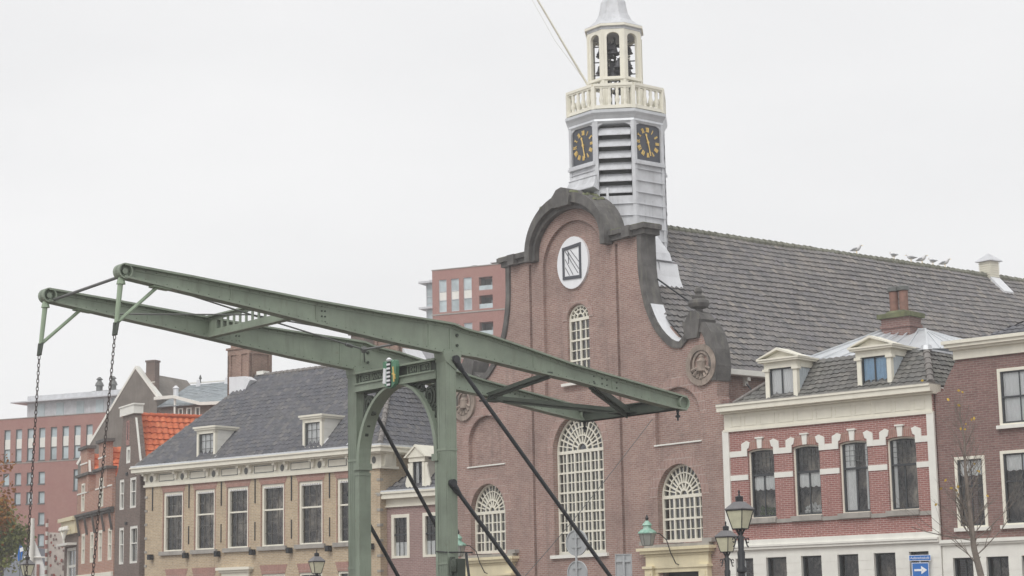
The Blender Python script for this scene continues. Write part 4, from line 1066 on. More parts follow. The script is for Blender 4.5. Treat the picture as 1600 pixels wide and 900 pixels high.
# ================================================================== NECK GABLE HOUSE
GO = Vector((-17.1552, 88.2, 0))
gh = thing('gable_house', 'narrow brown brick house with curved neck gable and bright orange tiled roof', 'house', GO, face_rz(30))
neck = [(-3.66,0),(-.12,0),(-.12,8.45),(.06,8.5),(-.1,8.7),(-.28,9.1),(-.5,9.75),(-.72,10.4),(-.92,10.95),(-.97,11.15),(-2.72,11.15),(-2.76,10.9),(-2.88,10.0),(-3.13,9.26),(-3.37,8.62),(-3.66,8.35)]
gwn = [(-3.1,-2.42,6.78,8.2),(-1.60,-.70,6.78,8.2),(-3.06,-2.36,4.24,5.95),(-1.52,-.42,4.24,5.95)]
b = MB(); b.wall(neck, [[(a,z0),(c,z0),(c,z1),(a,z1)] for a,c,z0,z1 in gwn]+[[(-2.22,8.9),(-1.6,8.9),(-1.6,9.68),(-2.22,9.68)]], 0, .3)
b.box(-3.66,-3.36,.3,9,0,8.3); b.box(-.42,-.12,.3,9,0,8.3); b.box(-3.36,-.42,8.7,9,0,8.3)
b.build('wall', M_dark, gh)
for a,c,z0,z1 in gwn: sash(gh, a, c, z0, z1, .02, fw=.13, rail=.55, nx=2, nt_=1, nb=1, bw=.02, mf=M_white)
sash(gh, -2.22, -1.6, 8.9, 9.68, .02, fw=.16, rail=0, nx=1, nt_=1, nb=1, mf=M_white)
b = MB(); b.box(-2.86,-.86,-.12,.35,11.15,11.55); b.box(-2.92,-.8,-.16,.38,11.55,11.62)
b.strip([(.10,8.5),(-.06,8.7),(-.24,9.1),(-.46,9.75),(-.68,10.4),(-.88,10.95)], [(.05,8.5),(-.10,8.7),(-.28,9.1),(-.50,9.75),(-.72,10.4),(-.92,10.95)], -.02, .07)
b.build('gable_trim', M_white, gh)
b = MB(); b.box(-2.15,-1.75,-.02,.02,9.75,10.9); b.build('brick_patch', M_red, gh)
b = MB(); b.tiles((.15,.3,8.2),(.15,9,8.2),(-1.85,9,11.15),(-1.85,.3,11.15), row=.36, cw=.30, amp=.06, lift=.06, seed=51)
b.tiles((-3.8,9,8.2),(-3.8,.3,8.2),(-1.85,.3,11.15),(-1.85,9,11.15), row=.36, cw=.30, amp=.05, lift=.05, ns=3, seed=52)
b.build('roof', M_tileorange, gh, fix=False)
b = MB()
for k in range(24): b.tube([(-1.85,.3+k*.36,11.18),(-1.85,.3+k*.36+.4,11.18)], [.13,.10], 8)
b.build('ridge_tiles', M_tileorange, gh, smooth=40)
b = MB()
for x in (-1.98,): 
    for z in (8.35, 6.05): b.box(x-.12, x+.12, -.06, 0, z, z+.12)
b.box(-1.95,-1.9,-.04,0,10.0,10.8); b.build('wall_ties', M_iron, gh)

# ================================================================== STEPPED GABLE HOUSE
HO = Vector((-19.0517, 91.4, 0))
hh = thing('stepped_gable_house', 'orange brick house with two stepped gables and dark moulded ledge behind the chain', 'house', HO, face_rz(25))
hw1 = [(-6.9,-6.1),(-4.95,-4.15),(-3.15,-2.35),(-1.15,-.35)]
b = MB(); b.wall([(-7.6,0),(0,0),(0,7.0),(-7.6,7.0)], [[(a,4.5),(c,4.5),(c,6.0),(a,6.0)] for a, c in hw1], 0, .3); b.box(-7.6,-7.3,.3,6,0,7.9); b.box(-.3,0,.3,6,0,7.9); b.box(-7.3,-.3,5.7,6,0,7.9)
b.wall([(-7.6,7.0),(0,7.0),(0,8.0),(-7.6,8.0)], [[(-6.6,7.1),(-5.9,7.1),(-5.9,7.9),(-6.6,7.9)],[(-2.65,7.1),(-1.8,7.1),(-1.8,7.9),(-2.65,7.9)]], -.1, .25)
for c0 in (-6.2,-2.2):
    b.wall([(c0-1.35,8.0),(c0+1.35,8.0),(c0+1.35,8.85),(c0-1.35,8.85)], [[(c0-.38,8.0),(c0+.38,8.0),(c0+.38,8.5),(c0-.38,8.5)]], -.1, .25)
    b.box(c0-.75, c0+.75, -.1, .25, 8.98, 10.2); b.box(c0+.9,c0+1.3,-.16,.2,8.0,8.85)
b.build('wall', M_orangebrick, hh)
b = MB(); b.box(-7.7,.05,-.25,.0,6.86,6.98); b.box(-7.65,.02,-.18,.0,6.74,6.86)
for c0 in (-6.2,-2.2): b.box(c0-1.5,c0+1.5,-.25,.3,8.85,8.98); b.box(c0-.95,c0+.95,-.22,.3,10.2,10.35)
for x in (-7.2,-5.5,-3.8,-1.8,-.2): b.bar((x,-.05,5.9),(x,-.2,6.8), .08, .1)
b.build('dark_ledges', M_stone, hh)
b = MB(); b.box(-7.6,-4.9,-.13,-.1,7.98,8.05); b.box(-3.5,0,-.13,-.1,7.98,8.05)
for c0 in (-6.2,-2.2): b.box(c0-.8,c0+.8,-.13,-.1,9.45,9.53)
b.build('white_bands', M_white, hh)
for a, c in hw1: sash(hh, a, c, 4.5, 6.0, .0, fw=.14, rail=.5, nx=1, nt_=1, nb=1, mf=M_cream, curtain=('full', M_curtain, 0))
sash(hh, -6.6, -5.9, 7.1, 8.5, -.12, fw=.1, rail=.5, nx=1, nt_=1, nb=1, mf=M_cream, curtain=('full', M_curtain, 0)); sash(hh, -2.65, -1.8, 7.1, 8.5, -.12, fw=.1, rail=.5, nx=1, nt_=1, nb=1, mf=M_cream, curtain=('full', M_curtain, 0))
b = MB(); b.box(-7.6,0,-.08,0,3.6,3.95); b.build('shop_fascia', M_cream, hh)
b = MB()
for c0 in (-6.2,-2.2):
    b.tiles((c0+1.9,.25,8.0),(c0+1.9,6,8.0),(c0,6,10.0),(c0,.25,10.0), row=.4, cw=.32, amp=.05, ns=3, seed=61)
    b.tiles((c0-1.9,6,8.0),(c0-1.9,.25,8.0),(c0,.25,10.0),(c0,6,10.0), row=.4, cw=.32, amp=.05, ns=3, seed=62)
b.build('roof', M_tileorange, hh, fix=False)
b = MB(); b.bar((-4.95,0,8.0),(-5.45,0,9.6), .1, .1); b.build('gable_trim', M_white, hh)

ch_ = thing('corner_shop', 'narrow dark shop front with cream fascia and white window cross left of the stepped gables', 'house', HO+Vector((-math.sin(R_(25)),math.cos(R_(25)),0))*7.65, face_rz(25))
b = MB(); b.wall([(-3.3,0),(0,0),(0,6.1),(-3.3,6.1)], [[(-2.7,1.0),(-.5,1.0),(-.5,5.4),(-2.7,5.4)]], 0, .3); closed_body(b, -3.3, 0, .3, 5, 6.9); b.build('wall', M_dark, ch_)
b = MB(); b.box(-3.4,.05,-.2,.2,6.1,6.75); b.box(-3.5,.1,-.35,.25,6.75,6.95); b.build('fascia', M_yellowp, ch_)
sash(ch_, -2.7, -.5, 1.0, 5.4, .02, fw=.14, rail=.62, nx=2, nt_=2, nb=4, mf=M_white, bw=.12, rw=.12)
b = MB(); b.box(-3.0,-.3,-.5,-.02,5.5,5.62); b.tube([(-1.6,-.4,5.6),(-1.6,-.4,6.2)], .05, 6)
for q in (-.7,.0,.7): b.tube([(-1.6,-.4,5.8),(-1.6+q,-.4,6.25)], .04, 6); b.lathe(-1.6+q, -.4, [(.05,6.2),(.16,6.3),(.12,6.45),(.02,6.5)], 8)
b.build('lamp_ornament', M_white, ch_)

# ================================================================== GREY GABLE + SLATE ROOF BEHIND
KO = Vector((-20.7016, 105, 0))
kg = thing('tall_gable_house', 'tall grey brown gable wall with white verge and square chimney behind the orange roof', 'house', KO, face_rz(66))
b = MB(); b.prism([(-3.9,0),(1.3,0),(1.3,13.7),(-.12,15.35),(-3.9,10.2)], 0, .3); b.prism([(-3.9,0),(1.3,0),(1.3,13.6),(-.12,15.2),(-3.9,10.1)], .31, 5)
b.build('wall', plain('grey_render', (.20,.18,.16), .9, .2, 1.2, streak=.3, dirt=(.28,.26,.24)), kg)
b = MB(); b.strip([(-.14,15.5),(1.42,13.72)], [(-.14,15.34),(1.28,13.66)], -.06, .4); b.strip([(-4.0,10.3),(-.14,15.5)], [(-3.9,10.2),(-.12,15.36)], -.03, .3); b.build('verge', M_white, kg)
b = MB(); b.box(.30,.88,.35,.80,13.0,15.70); b.box(.26,.92,.31,.84,15.70,15.80); c_ = b.build('chimney', M_dark, kg)
b = MB(); b.box(.28,.90,.33,.36,14.55,14.59); b.build('band', M_white, c_)
sl = thing('slate_roof_house', 'slate roofed brick house with white gutter and roof hooks beside the tall grey gable', 'house', KO, face_rz(66))
b = MB(); b.wall([(1.32,0),(8,0),(8,13.1),(1.32,13.1)], [[(a,12.3),(a+.32,12.3),(a+.32,12.98),(a,12.98)] for a in (2.6,3.15,3.7)], .1, .4); b.box(1.32,1.6,.4,6,0,13); b.box(7.7,8,.4,6,0,13); b.build('wall', M_dark, sl)
for a in (2.6,3.15,3.7): sash(sl, a, a+.32, 12.3, 12.98, .08, fw=.05, rail=0, nx=1, nt_=1, nb=1, mf=M_white)
b = MB(); b.tiles((1.4,-.1,13.1),(8,-.1,13.1),(8,3,14.75),(1.4,3,14.62), row=.25, cw=.3, amp=.0, lift=.02, ns=1, seed=71); b.build('roof', tilemat('blue_slate', [(.26,.29,.31),(.31,.34,.36),(.28,.31,.32)], mossf=.3, moss=(.36,.38,.37)), sl, fix=False)
b = MB(); pts = [(1.25,13.58),(2.5,13.6),(3.2,13.4),(4.2,13.12),(5.6,13.08),(8,13.06)]
for p, q in zip(pts, pts[1:]): b.bar((p[0],-.15,p[1]-.0),(q[0],-.15,q[1]), .2, .17)
b.box(2.45,2.55,-.1,.0,12,13.6); b.box(1.4,8,2.95,3.05,14.7,14.76); b.build('gutter', M_white, sl)
b = MB()
for x in (2.14,4.0,5.95): b.cut(); b.lathe(x, 2.95, [(.06,14.7),(.04,14.9),(.10,14.95),(.02,15.15)], 6); b.prism([(x-.18,14.35),(x+.18,14.35),(x+.06,14.85),(x-.06,14.85)], 2.7, 2.8, 1)
b.cut(); b.lathe(1.7, 1.2, [(.15,13.6),(.15,14.2),(.2,14.25),(.05,14.4)], 8, 0, 1)
b.build_each('roof_hook', [M_iron2, M_flash], sl)

# ================================================================== MODERN BLOCKS
def modern(o, yaw, name, label):
    return thing(name, label, 'apartment block', o, face_rz(yaw))
m1 = modern(Vector((-33.776,160,0)), 66, 'apartment_block', 'low modern red brick apartment block with pale penthouse storey at far left')
b = MB(); hl = []; pan = []
for i in range(11):
    a = -11.04-1.2*3+1.22*i
    if a+.66 > -.3: break
    hl.append((a, a+.66, 15.2, 17.98))
for (a, z0, z1) in [(-9.75,13.2,14.25),(-8.5,13.2,14.25),(-7.27,13.2,14.25),(-8.5,11.55,12.58),(-7.25,11.55,12.58),(-7.22,9.75,10.8),(-7.2,7.95,9.0),(-7.18,6.1,7.15),(-7.16,4.3,5.3),(-3.66,12.5,14.3),(-11.0,13.2,14.25),(-9.75,11.55,12.58)]:
    hl.append((a, a+.66, z0, z1))
b.wall([(-26,0),(4,0),(4,18.9),(-26,18.9)], [[(a,z0),(c,z0),(c,z1),(a,z1)] for a,c,z0,z1 in hl], 0, .35); b.box(-26,4,.36,14,0,18.6); b.build('wall', M_modern, m1)
for a,c,z0,z1 in hl:
    w_ = MB(); w_.box(a,c,.16,.22,z0,z1); ww = w_.build('window', M_glassm, m1)
    w_ = MB(); w_.box(a-.03,a+.04,.05,.2,z0,z1); w_.box(c-.04,c+.03,.05,.2,z0,z1); w_.box(a,c,.05,.2,z1-.06,z1); w_.box(a-.04,c+.04,-.05,.2,z0-.06,z0+.05)
    if z1-z0 > 2.4: w_.box(a,c,.1,.16,z0+1.1,z0+1.95,1); w_.box(a,c,.08,.2,z0+1.05,z0+1.12)
    w_.build('frame', [M_iron2, M_white], ww)
b = MB(); b.box(-12.2,4,-.04,.02,15.05,15.12); b.box(-26,4,-.05,.3,18.9,18.96); b.build('parapet_band', M_grey, m1)
b = MB(); b.box(-9.4,4,1.0,12,18.97,20.9); b.box(-10.6,4.2,.2,12.4,20.3,20.4); pb = b.build('penthouse', M_lead, m1)
b = MB()
for a in (-8.3,-6.3,-4.2,-2.2,-.6): b.cut(); b.box(a, a+.75, .96, 1.02, 19.0, 20.15)
b.build_each('penthouse_window', M_glassm, pb)
b = MB()
for x in (-3.0,-1.6): b.lathe(x, 2.5, [(.28,20.9),(.28,21.5),(.4,21.55),(.3,21.8),(.15,22.0),(.3,22.1),(.1,22.3)], 8)
b.box(-3.6,-1,2.2,3,20.9,21.1); b.build('vents', M_iron2, pb)

m2 = modern(Vector((-7.16,170,0)), 66, 'apartment_tower', 'tall modern red brick tower with balconies and glass bay behind the church gable')
b = MB()
h2 = [(.66,1.42),(1.87,2.66),(3.1,3.92)]; h2r = []
for lv in range(7):
    zb = 28.35-lv*3.75*1.0
    h2r.append(zb)
hl = []
for i, zb in enumerate((28.35, 24.3, 20.3, 16.3, 12.3, 8.3)):
    for a, c in h2: hl.append((a, c, zb, zb+2.95 if i == 0 else zb+2.9))
    for q in (0, 1): hl.append((4.62, 5.95, zb+.02+q*1.65, zb+1.2+q*1.65))
b.wall([(0,0),(9,0),(9,32.2),(0,32.2)], [[(a,z0),(c,z0),(c,z1),(a,z1)] for a,c,z0,z1 in hl], 0, .9); b.box(0,9,1.5,14,0,32); b.box(0,.2,.9,1.5,0,32); b.box(8.8,9,.9,1.5,0,32); b.build('wall', M_modern, m2)
for a,c,z0,z1 in hl:
    if c-a < 1.0:
        w_ = MB(); w_.box(a,c,.12,.2,z0,z1); ww = w_.build('window', M_glassm, m2)
        w_ = MB(); zm = z0+1.05; w_.box(a,c,.07,.14,zm+.05,zm+.75,1)
        for z in (z0,zm,zm+.8,z1-.06): w_.box(a,c,.06,.2,z,z+.05)
        w_.box(a,a+.05,.06,.2,z0,z1); w_.box(c-.05,c,.06,.2,z0,z1)
        w_.build('frame', [M_lead, M_white], ww)
    else:
        w_ = MB(); w_.box(a,c,1.2,1.3,z0,z1); w_.box(a,a+.1,.5,1.2,z0,z1); bl = w_.build('balcony', M_iron2, m2)
        w_ = MB(); w_.box(a,c,.05,.09,z0,z0+.42); w_.box(a+.7,c,1.1,1.2,z0,z1-.3); w_.build('balcony_glass', M_glassm, bl)
b = MB(); b.box(-.05,9,-.06,.1,28.1,28.2); b.box(-.05,9.05,-.06,.2,32.2,32.27)
for zb in (24.0,20.0,16.0): b.box(-.05,9,-.05,.1,zb,zb+.1)
b.build('string_course', M_grey, m2)
b = MB(); b.box(-1.0,0,.8,3,0,31.2); bb = b.build('glass_bay', M_glassm, m2)
b = MB()
for z in (31.2,28.85,26.3,23.8,21.3): b.box(-1.5,0,.2,3.2,z,z+.18)
b.box(-.8,0,1,3,31.4,31.6)
for x in (-1.0,-.3): b.box(x,x+.08,.75,.8,0,31.2)
for z in (30,29.4,27.4,26.9): b.box(-1,0,.76,.8,z,z+.05)
b.build('bay_slab', M_lead, bb)
b = MB(); b.lathe(2.9, 3, [(.25,32.2),(.25,32.7),(.4,32.75),(.4,32.85)], 8); b.box(5.0,6.2,2,3,32.2,32.5); b.box(4.9,6.3,1.9,3.1,32.75,32.8)
for x in (5.1,5.6,6.1): b.box(x,x+.06,2.4,2.5,32.5,32.75)
b.tube([(6.3,2,32.3),(6.8,2,32.75),(7.3,2,32.3)], .06, 6); b.build('roof_vents', M_iron2, m2)

# far buildings peeping between the bridge beams
fb = thing('rear_house', 'brick house with green eaves and pale flat roof peeping over the dark ridge', 'house', LO, face_rz(51.5))
b = MB(); b.box(-11.3,-8.2,8.3,12,0,13.45); b.build('wall', M_purple, fb)
b = MB(); b.prism([(-11.7,13.4),(-8,13.4),(-8,13.6),(-11.5,13.6)], 8.0, 12.2); b.prism([(-11.3,13.6),(-8,13.6),(-8.6,14.0),(-10.9,13.9)], 8.1, 12); b.build('roof_edge', plain('verdigris', (.22,.34,.28), .6), fb)
fc = thing('rear_chimney_house', 'pale roof with small brick chimney behind the yellow brick building', 'house', LO, face_rz(51.5))
b = MB(); b.box(-9.35,-8.45,8.2,9,12,14.95); b.box(-9.45,-8.35,8.1,9.1,14.95,15.1)
for x in (-9.1,-8.7): b.lathe(x, 8.6, [(.14,15.1),(.12,15.35)], 8)
b.build('chimney', M_dark, fc)
b = MB(); b.prism([(-9.2,14.2),(-6.6,13.6),(-6.6,14.3),(-9.0,14.8)], 9.2, 12); b.box(-9.2,-6.6,9.3,12,0,13.8); b.build('roof', M_lead, fc)

# ================================================================== DRAWBRIDGE
br = thing('drawbridge', 'green riveted iron drawbridge with arched portal, twin balance beams, black stays and hanging chains', 'drawbridge', BO, face_rz(40))
UN, UF = -.44, -3.70
topP = [(-7.68,8.22),(-6.13,8.13),(-4.69,8.02),(-3.17,7.91),(-1.58,7.82),(.0,7.75),(.30,7.73),(.55,7.66),(.80,7.62),(1.23,7.57),(2.4,7.35),(3.71,7.09),(5.67,6.80),(7.05,6.59)]
botP = [(-7.63,7.97),(-6.13,7.80),(-4.68,7.63),(-3.17,7.44),(-1.59,7.25),(-.1,7.10),(.3,7.09),(.87,7.06),(2.76,6.83),(3.70,6.73),(5.66,6.44),(6.68,6.30),(7.05,6.27)]
def XF(u):   # maps a prism drawn in (x,z) with thickness y to the vertical plane u = const, x -> v
    return Matrix(((0,1,0,u),(1,0,0,0),(0,0,1,0),(0,0,0,1)))
def beam(u, vl, lab, vq):
    vr = 7.20 if u > -1 else 7.05
    top = [(max(v, vl), z) for v, z in topP[:-1]]+[(vr, 6.59-(vr-7.05)*.15)]; bot = [(max(v, vl), z) for v, z in botP[:-1]]+[(vr, 6.27-(vr-7.05)*.1)]
    b = MB(XF(u)); b.prism(top+bot[::-1], -.018, .018)
    def fl(pts, t0, t1, w):
        b.strip([(v, z+t1) for v, z in pts], [(v, z+t0) for v, z in pts], -w, w)
    fl(top, -.028, .012, .13); fl(bot, -.012, .03, .13)
    fl([(v, z-.09) for v, z in top], .0, .065, .035); fl([(v, z+.03) for v, z in bot], .0, .06, .035)
    # splice plates and stiffeners
    for v0, v1 in ((-5.2,-5.17),(-3.2,-3.17),(-.35,-.3),(.22,.26),(2.55,2.58),(4.9,4.93)):
        zt = lambda v, P_: [P_[k][1]+(P_[k+1][1]-P_[k][1])*(v-P_[k][0])/max(1e-6,P_[k+1][0]-P_[k][0]) for k in range(len(P_)-1) if P_[k][0] <= v <= P_[k+1][0]][0]
        b.prism([(v0,zt(v0,botP)),(v1,zt(v1,botP)),(v1,zt(v1,topP)),(v0,zt(v0,topP))], -.032, .032)
    # round ends
    n = 20
    for vv, zz, r in ((vl+.02, 8.085, .15), (vr-.07, 6.42, .165)):
        c_ = [(vv+r*math.cos(2*math.pi*i/n), zz+r*math.sin(2*math.pi*i/n)) for i in range(n)]; b.prism(c_, -.02, .02)
        ci = [(vv+(r-.025)*math.cos(2*math.pi*i/n), zz+(r-.025)*math.sin(2*math.pi*i/n)) for i in range(n)]
        b.strip(c_, ci, -.12, .12, 0, True)
        if vv > 0: continue
        ch = [(vv+.055*math.cos(2*math.pi*i/n), zz+.055*math.sin(2*math.pi*i/n)) for i in range(n)]; b.prism(ch, -.09, .09)
    o = b.build('balance_beam', M_green, br); o['label'] = lab
    b = MB(XF(u))
    for v0 in (-3.05, 4.35, 4.6, 4.75, 5.05):
        for dz in (-.06, .06) if v0 > 0 else (-.16,-.05,.06,.16):
            for dv in ((0,) if v0 > 0 else (0,.08)):
                zc = (zt(v0, topP)+zt(v0, botP))/2+dz
                b.prism([(v0+dv+.019*math.cos(t), zc+.019*math.sin(t)) for t in [i*math.pi/3 for i in range(6)]], -.035, .035)
    for v0 in [x*.23-7.3 for x in range(60)]:
        for P_, dz in ((topP,-.055),(botP,.065)):
            if v0 < vl: continue
            zc = zt(v0, P_)+dz; b.prism([(v0+.011*math.cos(t), zc+.011*math.sin(t)) for t in [i*math.pi/2 for i in range(4)]], -.042, .042)
    for (v0, zc, r) in ((.42,7.5,.035),(.42,7.28,.03)): b.prism([(v0+r*math.cos(t), zc+r*math.sin(t)) for t in [i*math.pi/4 for i in range(8)]], -.05, .05)
    b.build('rivets', M_greend, o)
    # struts and chain shackle
    b = MB(); b.tube([(u,vl-.02,7.95),(u,vl-.1,7.10)], [.055,.045], 8); b.tube([(u,vl+.75,7.86),(u,vl-.06,7.13)], .035, 8)
    b.lathe(u, vl-.02, [(.09,7.84),(.07,7.93),(.05,7.97)], 8); b.bar((u,vl+.62,7.86),(u,vl+1.0,7.83), .2, .03)
    b.build('beam_end_strut', M_greenl, br)
    b = MB(); s0 = Vector((u,vl-.10,7.12)); s1 = Vector((u,vl-.13,6.88))
    for d_ in (-.05,.05): b.bar(s0+Vector((d_,0,0)), s1+Vector((d_*.6,0,0)), .02, .12, upv=(1,0,0))
    b.tube([s1+Vector((-.07,0,0)), s1+Vector((.07,0,0))], .025, 6)
    b.build('shackle', M_greend, br)
    b = MB(); p = s1+Vector((0,0,-.02)); q = Vector((u, vq, .25)); n = int((q-p).length/.078); d = (q-p).normalized()
    for k in range(n):
        c = p.lerp(q, (k+.5)/n); ax = Vector((1,0,0)) if k % 2 else d.cross(Vector((1,0,0)))
        ring = []
        for i in range(11):
            t = 2*math.pi*i/10; ring.append(c+ax*(.025*math.cos(t))+d*(.050*math.sin(t)))
        b.tube(ring, 0.0085, 5, capped=False)
    b.build('chain', M_chain, br, smooth=60)
beam(UN, -7.55, 'near balance beam running past the right post', -8.22); beam(UF, -7.47, 'far balance beam running past the left post', -7.85)
# cross members between the beams
b = MB()
def cross(v, z0, z1, inset=.0):
    b.box(UF+.02, UN-.02, v-.015, v+.015, z0, z1); b.box(UF+.02, UN-.02, v-.09, v+.09, z0-.01, z0+.015); b.box(UF+.02, UN-.02, v-.09, v+.09, z1-.015, z1+.01)
cross(6.9, 6.26, 6.52)
b.box(UF, UN, 6.75, 7.05, 6.25, 6.262)
b.bar((UN+.05,3.0,6.84),(UF,3.95,6.74), .16, .09); b.bar((UN+.05,3.0,6.80),(UF,3.95,6.70), .04, .14)
b.bar((UF,3.95,6.70),(-1.95,6.8,6.36), .10, .09); b.bar((UF,3.95,6.66),(-1.95,6.8,6.30), .03, .12)
b.bar((UN,4.3,6.66),(-1.95,6.8,6.36), .15, .14); b.bar((UN,4.3,6.62),(-1.95,6.8,6.28), .03, .2)
b.box(UF-.05,UF+.25,3.7,4.2,6.58,6.62); b.box(-2.2,-1.7,6.4,6.9,6.30,6.33)
b.build('counterweight_bracing', M_greend, br)
b = MB(); v = -3.72; z0, z1 = 7.52, 7.96
op = []
for k in range(11):
    x = UF+.34+k*.24; op.append([(x,z0+.16),(x+.17,z0+.16),(x+.17,z1-.08),(x,z1-.08)])
b.wall([(UF+.02,z0),(UN-.02,z0),(UN-.02,z1),(UF+.02,z1)], op, v-.012, v+.012)
b.box(UF+.02,UN-.02,v-.09,v+.09,z0-.012,z0+.02); b.box(UF+.02,UN-.02,v-.09,v+.09,z1-.012,z1+.02)
b.box(UF+.02,UN-.02,v-.05,v-.012,z0+.0,z0+.10)
b.build('cross_frame', M_green, br)
b = MB()
b.tube([(UF,-7.35,8.0),(UN,-7.6,7.98)], .032, 8)
MID = (-2.02,-3.72,7.80); ND = (-2.6,-.45,7.38)
for (p, q) in (((UN,-6.35,7.82),MID),((UF,-6.2,7.82),MID),(MID,ND),(MID,(UN,-2.1,7.34)),(ND,(UF,.35,7.30))): b.tube([p, q], .017, 6)
b.tube([(UN,-1.15,7.2), ND], .028, 6)
b.lathe(ND[0],ND[1],[(.05,7.31),(.075,7.38),(.05,7.45)],8)
b.tube([(-2.55,-.8,7.42),(-2.5,-1.0,7.45)], .04, 6)
b.build('tie_rods', M_iron2, br)
# posts
for u0, lab in ((-.60,'right portal post nearest the camera'), (-3.86,'left portal post')):
    b = MB(); u1 = u0+.31
    b.box(u0+.02, u1-.02, .02, .26, 0, 7.06)
    for x in (u0, u0+.075, u0+.15, u0+.225, u1-.03): b.box(x, x+.03, 0, .28, .2, 7.0)
    for y in (.0, .11, .24): b.box(u0-.005, u1+.008, y, y+.035, .2, 7.0)
    b.box(u0-.04, u1+.04, -.04, .32, 0, .9); b.box(u0-.015, u1+.015, -.015, .295, 7.0, 7.08)
    b.box(u0-.08, u1+.08, -.08, .4, 7.085, 7.11) if False else None
    for z in (2.65, 5.02): b.box(u0-.012, u1+.012, -.012, .292, z, z+.045)
    po = b.build('portal_post', M_green, br); po['label'] = lab
    b = MB(XF(u0+.16)); b.prism([(.0,6.9),(.28,6.72),(.40,6.85),(.42,7.12),(-.06,7.12),(-.03,6.98)], -.175, .175)
    for (v_, z_) in ((.15,6.95),(.3,6.98)): b.prism([(v_+.02*math.cos(t), z_+.02*math.sin(t)) for t in [i*math.pi/3 for i in range(6)]], -.19, .19)
    b.build('gusset', M_green, po)
# lintel
b = MB(); a, c = -3.55, -.60
b.box(a, c, -.06, .30, 6.955, 7.0); b.box(a, c, -.05, .30, 6.56, 6.60); b.box(a, c, -.03, .28, 6.60, 6.73); b.box(a, c, .06, .22, 6.73, 6.955)
b.box(a, c, -.065, .30, 6.715, 6.745)
b.build('lintel', M_green, br)
b = MB(); b.box(a, c, .045, .058, 6.745, 6.955)
lt = b.build('lintel_panel', M_greend, br)
b = MB()
for x0, x1 in ((-3.46,-3.02),(-2.98,-2.55),(-1.66,-1.28),(-1.24,-.84)):
    b.cut(); b.strip([(x0,6.755),(x1,6.755),(x1,6.945),(x0,6.945)], [(x0+.015,6.77),(x1-.015,6.77),(x1-.015,6.93),(x0+.015,6.93)], .02, .046, 0, True)
b.build_each('panel_frame', M_green, lt)
def text(s, size, mat, parent, M, name='lettering', ext=.004, align='CENTER', sx=1.0):
    cu = bpy.data.curves.new('tmp', 'FONT'); cu.body = s; cu.size = size; cu.extrude = ext; cu.align_x = align; cu.align_y = 'CENTER'
    ob = bpy.data.objects.new('tmp', cu); col.objects.link(ob); bpy.context.view_layer.update()
    me = bpy.data.meshes.new_from_object(ob.evaluated_get(bpy.context.evaluated_depsgraph_get())); me.name = name
    bpy.data.objects.remove(ob); bpy.data.curves.remove(cu)
    me.transform(M @ Matrix.Rotation(math.pi/2, 4, 'X') @ Matrix.Scale(sx, 4, (1,0,0)))
    me.materials.clear(); me.materials.append(mat)
    o = bpy.data.objects.new(name, me); col.objects.link(o); o.parent = parent; return o
for x, t_ in ((-3.24,'IJZER'),(-2.765,'ANNO'),(-1.47,'DH'),(-1.04,'1872')):
    text(t_, .16, M_green, lt, Matrix.Translation((x,.035,6.85)), sx=.8 if len(t_) > 3 else 1.0)
# arch and spandrels
b = MB(); cx, hw, zs, rise = -2.06, 1.37, 4.95, 1.62
inner = [(cx+hw*math.cos(R_(t)), zs+rise*math.sin(R_(t))) for t in range(0, 181, 6)]
outer = [(cx+(hw+.10)*math.cos(R_(t)), zs+(rise+.05)*math.sin(R_(t))) for t in range(0, 181, 6)]
b.strip(outer, inner, -.02, .30)
b.box(cx-hw-.13, cx-hw, 0.0, .28, 2.4, 4.95); b.box(cx+hw, cx+hw+.10, 0.0, .28, 2.4, 4.95); b.box(cx-hw-.14, cx-hw+.05, -.05, .31, 4.82, 4.97); b.box(cx-hw-.14, cx-hw+.03, -.035, .3, 4.70, 4.76); b.box(cx+hw-.05, cx+hw+.14, -.05, .31, 4.82, 4.97)
b.box(cx-hw-.14, cx-hw+.02, -.02, .295, 2.4, 4.70)
b.build('portal_arch', M_green, br)
b = MB()
for s_ in (-1, 1):
    x0 = cx+s_*1.12; b.cut()
    b.arch(x0, 6.22, .13, .18, .08, .16, 0, 0, 360, 18, 1.35); b.arch(x0, 6.22, .05, .09, .07, .17, 0, 0, 360, 12, 1.8)
    b.arch(x0-s_*.36, 6.44, .06, .10, .08, .16, 0, 0, 360, 12); b.arch(x0+s_*.12, 5.86, .05, .085, .08, .16, 0, 0, 360, 12, 1.6)
    b.bar((cx+s_*1.38,.12,5.3),(cx+s_*1.30,.12,6.55), .04, .05); b.bar((cx+s_*.5,.12,6.53),(cx+s_*1.3,.12,6.53), .04, .05)
    for (x, z) in ((.62,6.50),(.86,6.40),(1.28,5.6),(1.30,6.02),(.98,6.05)): b.arch(cx+s_*x, z, .015, .045, .08, .16, 0, 0, 360, 8)
    b.bar((x0,.12,6.0),(cx+s_*1.34,.12,5.5), .03, .04); b.bar((x0-s_*.05,.12,6.42),(cx+s_*1.34,.12,6.5), .03, .04)
b.build_each('spandrel_scrollwork', M_greend, br)
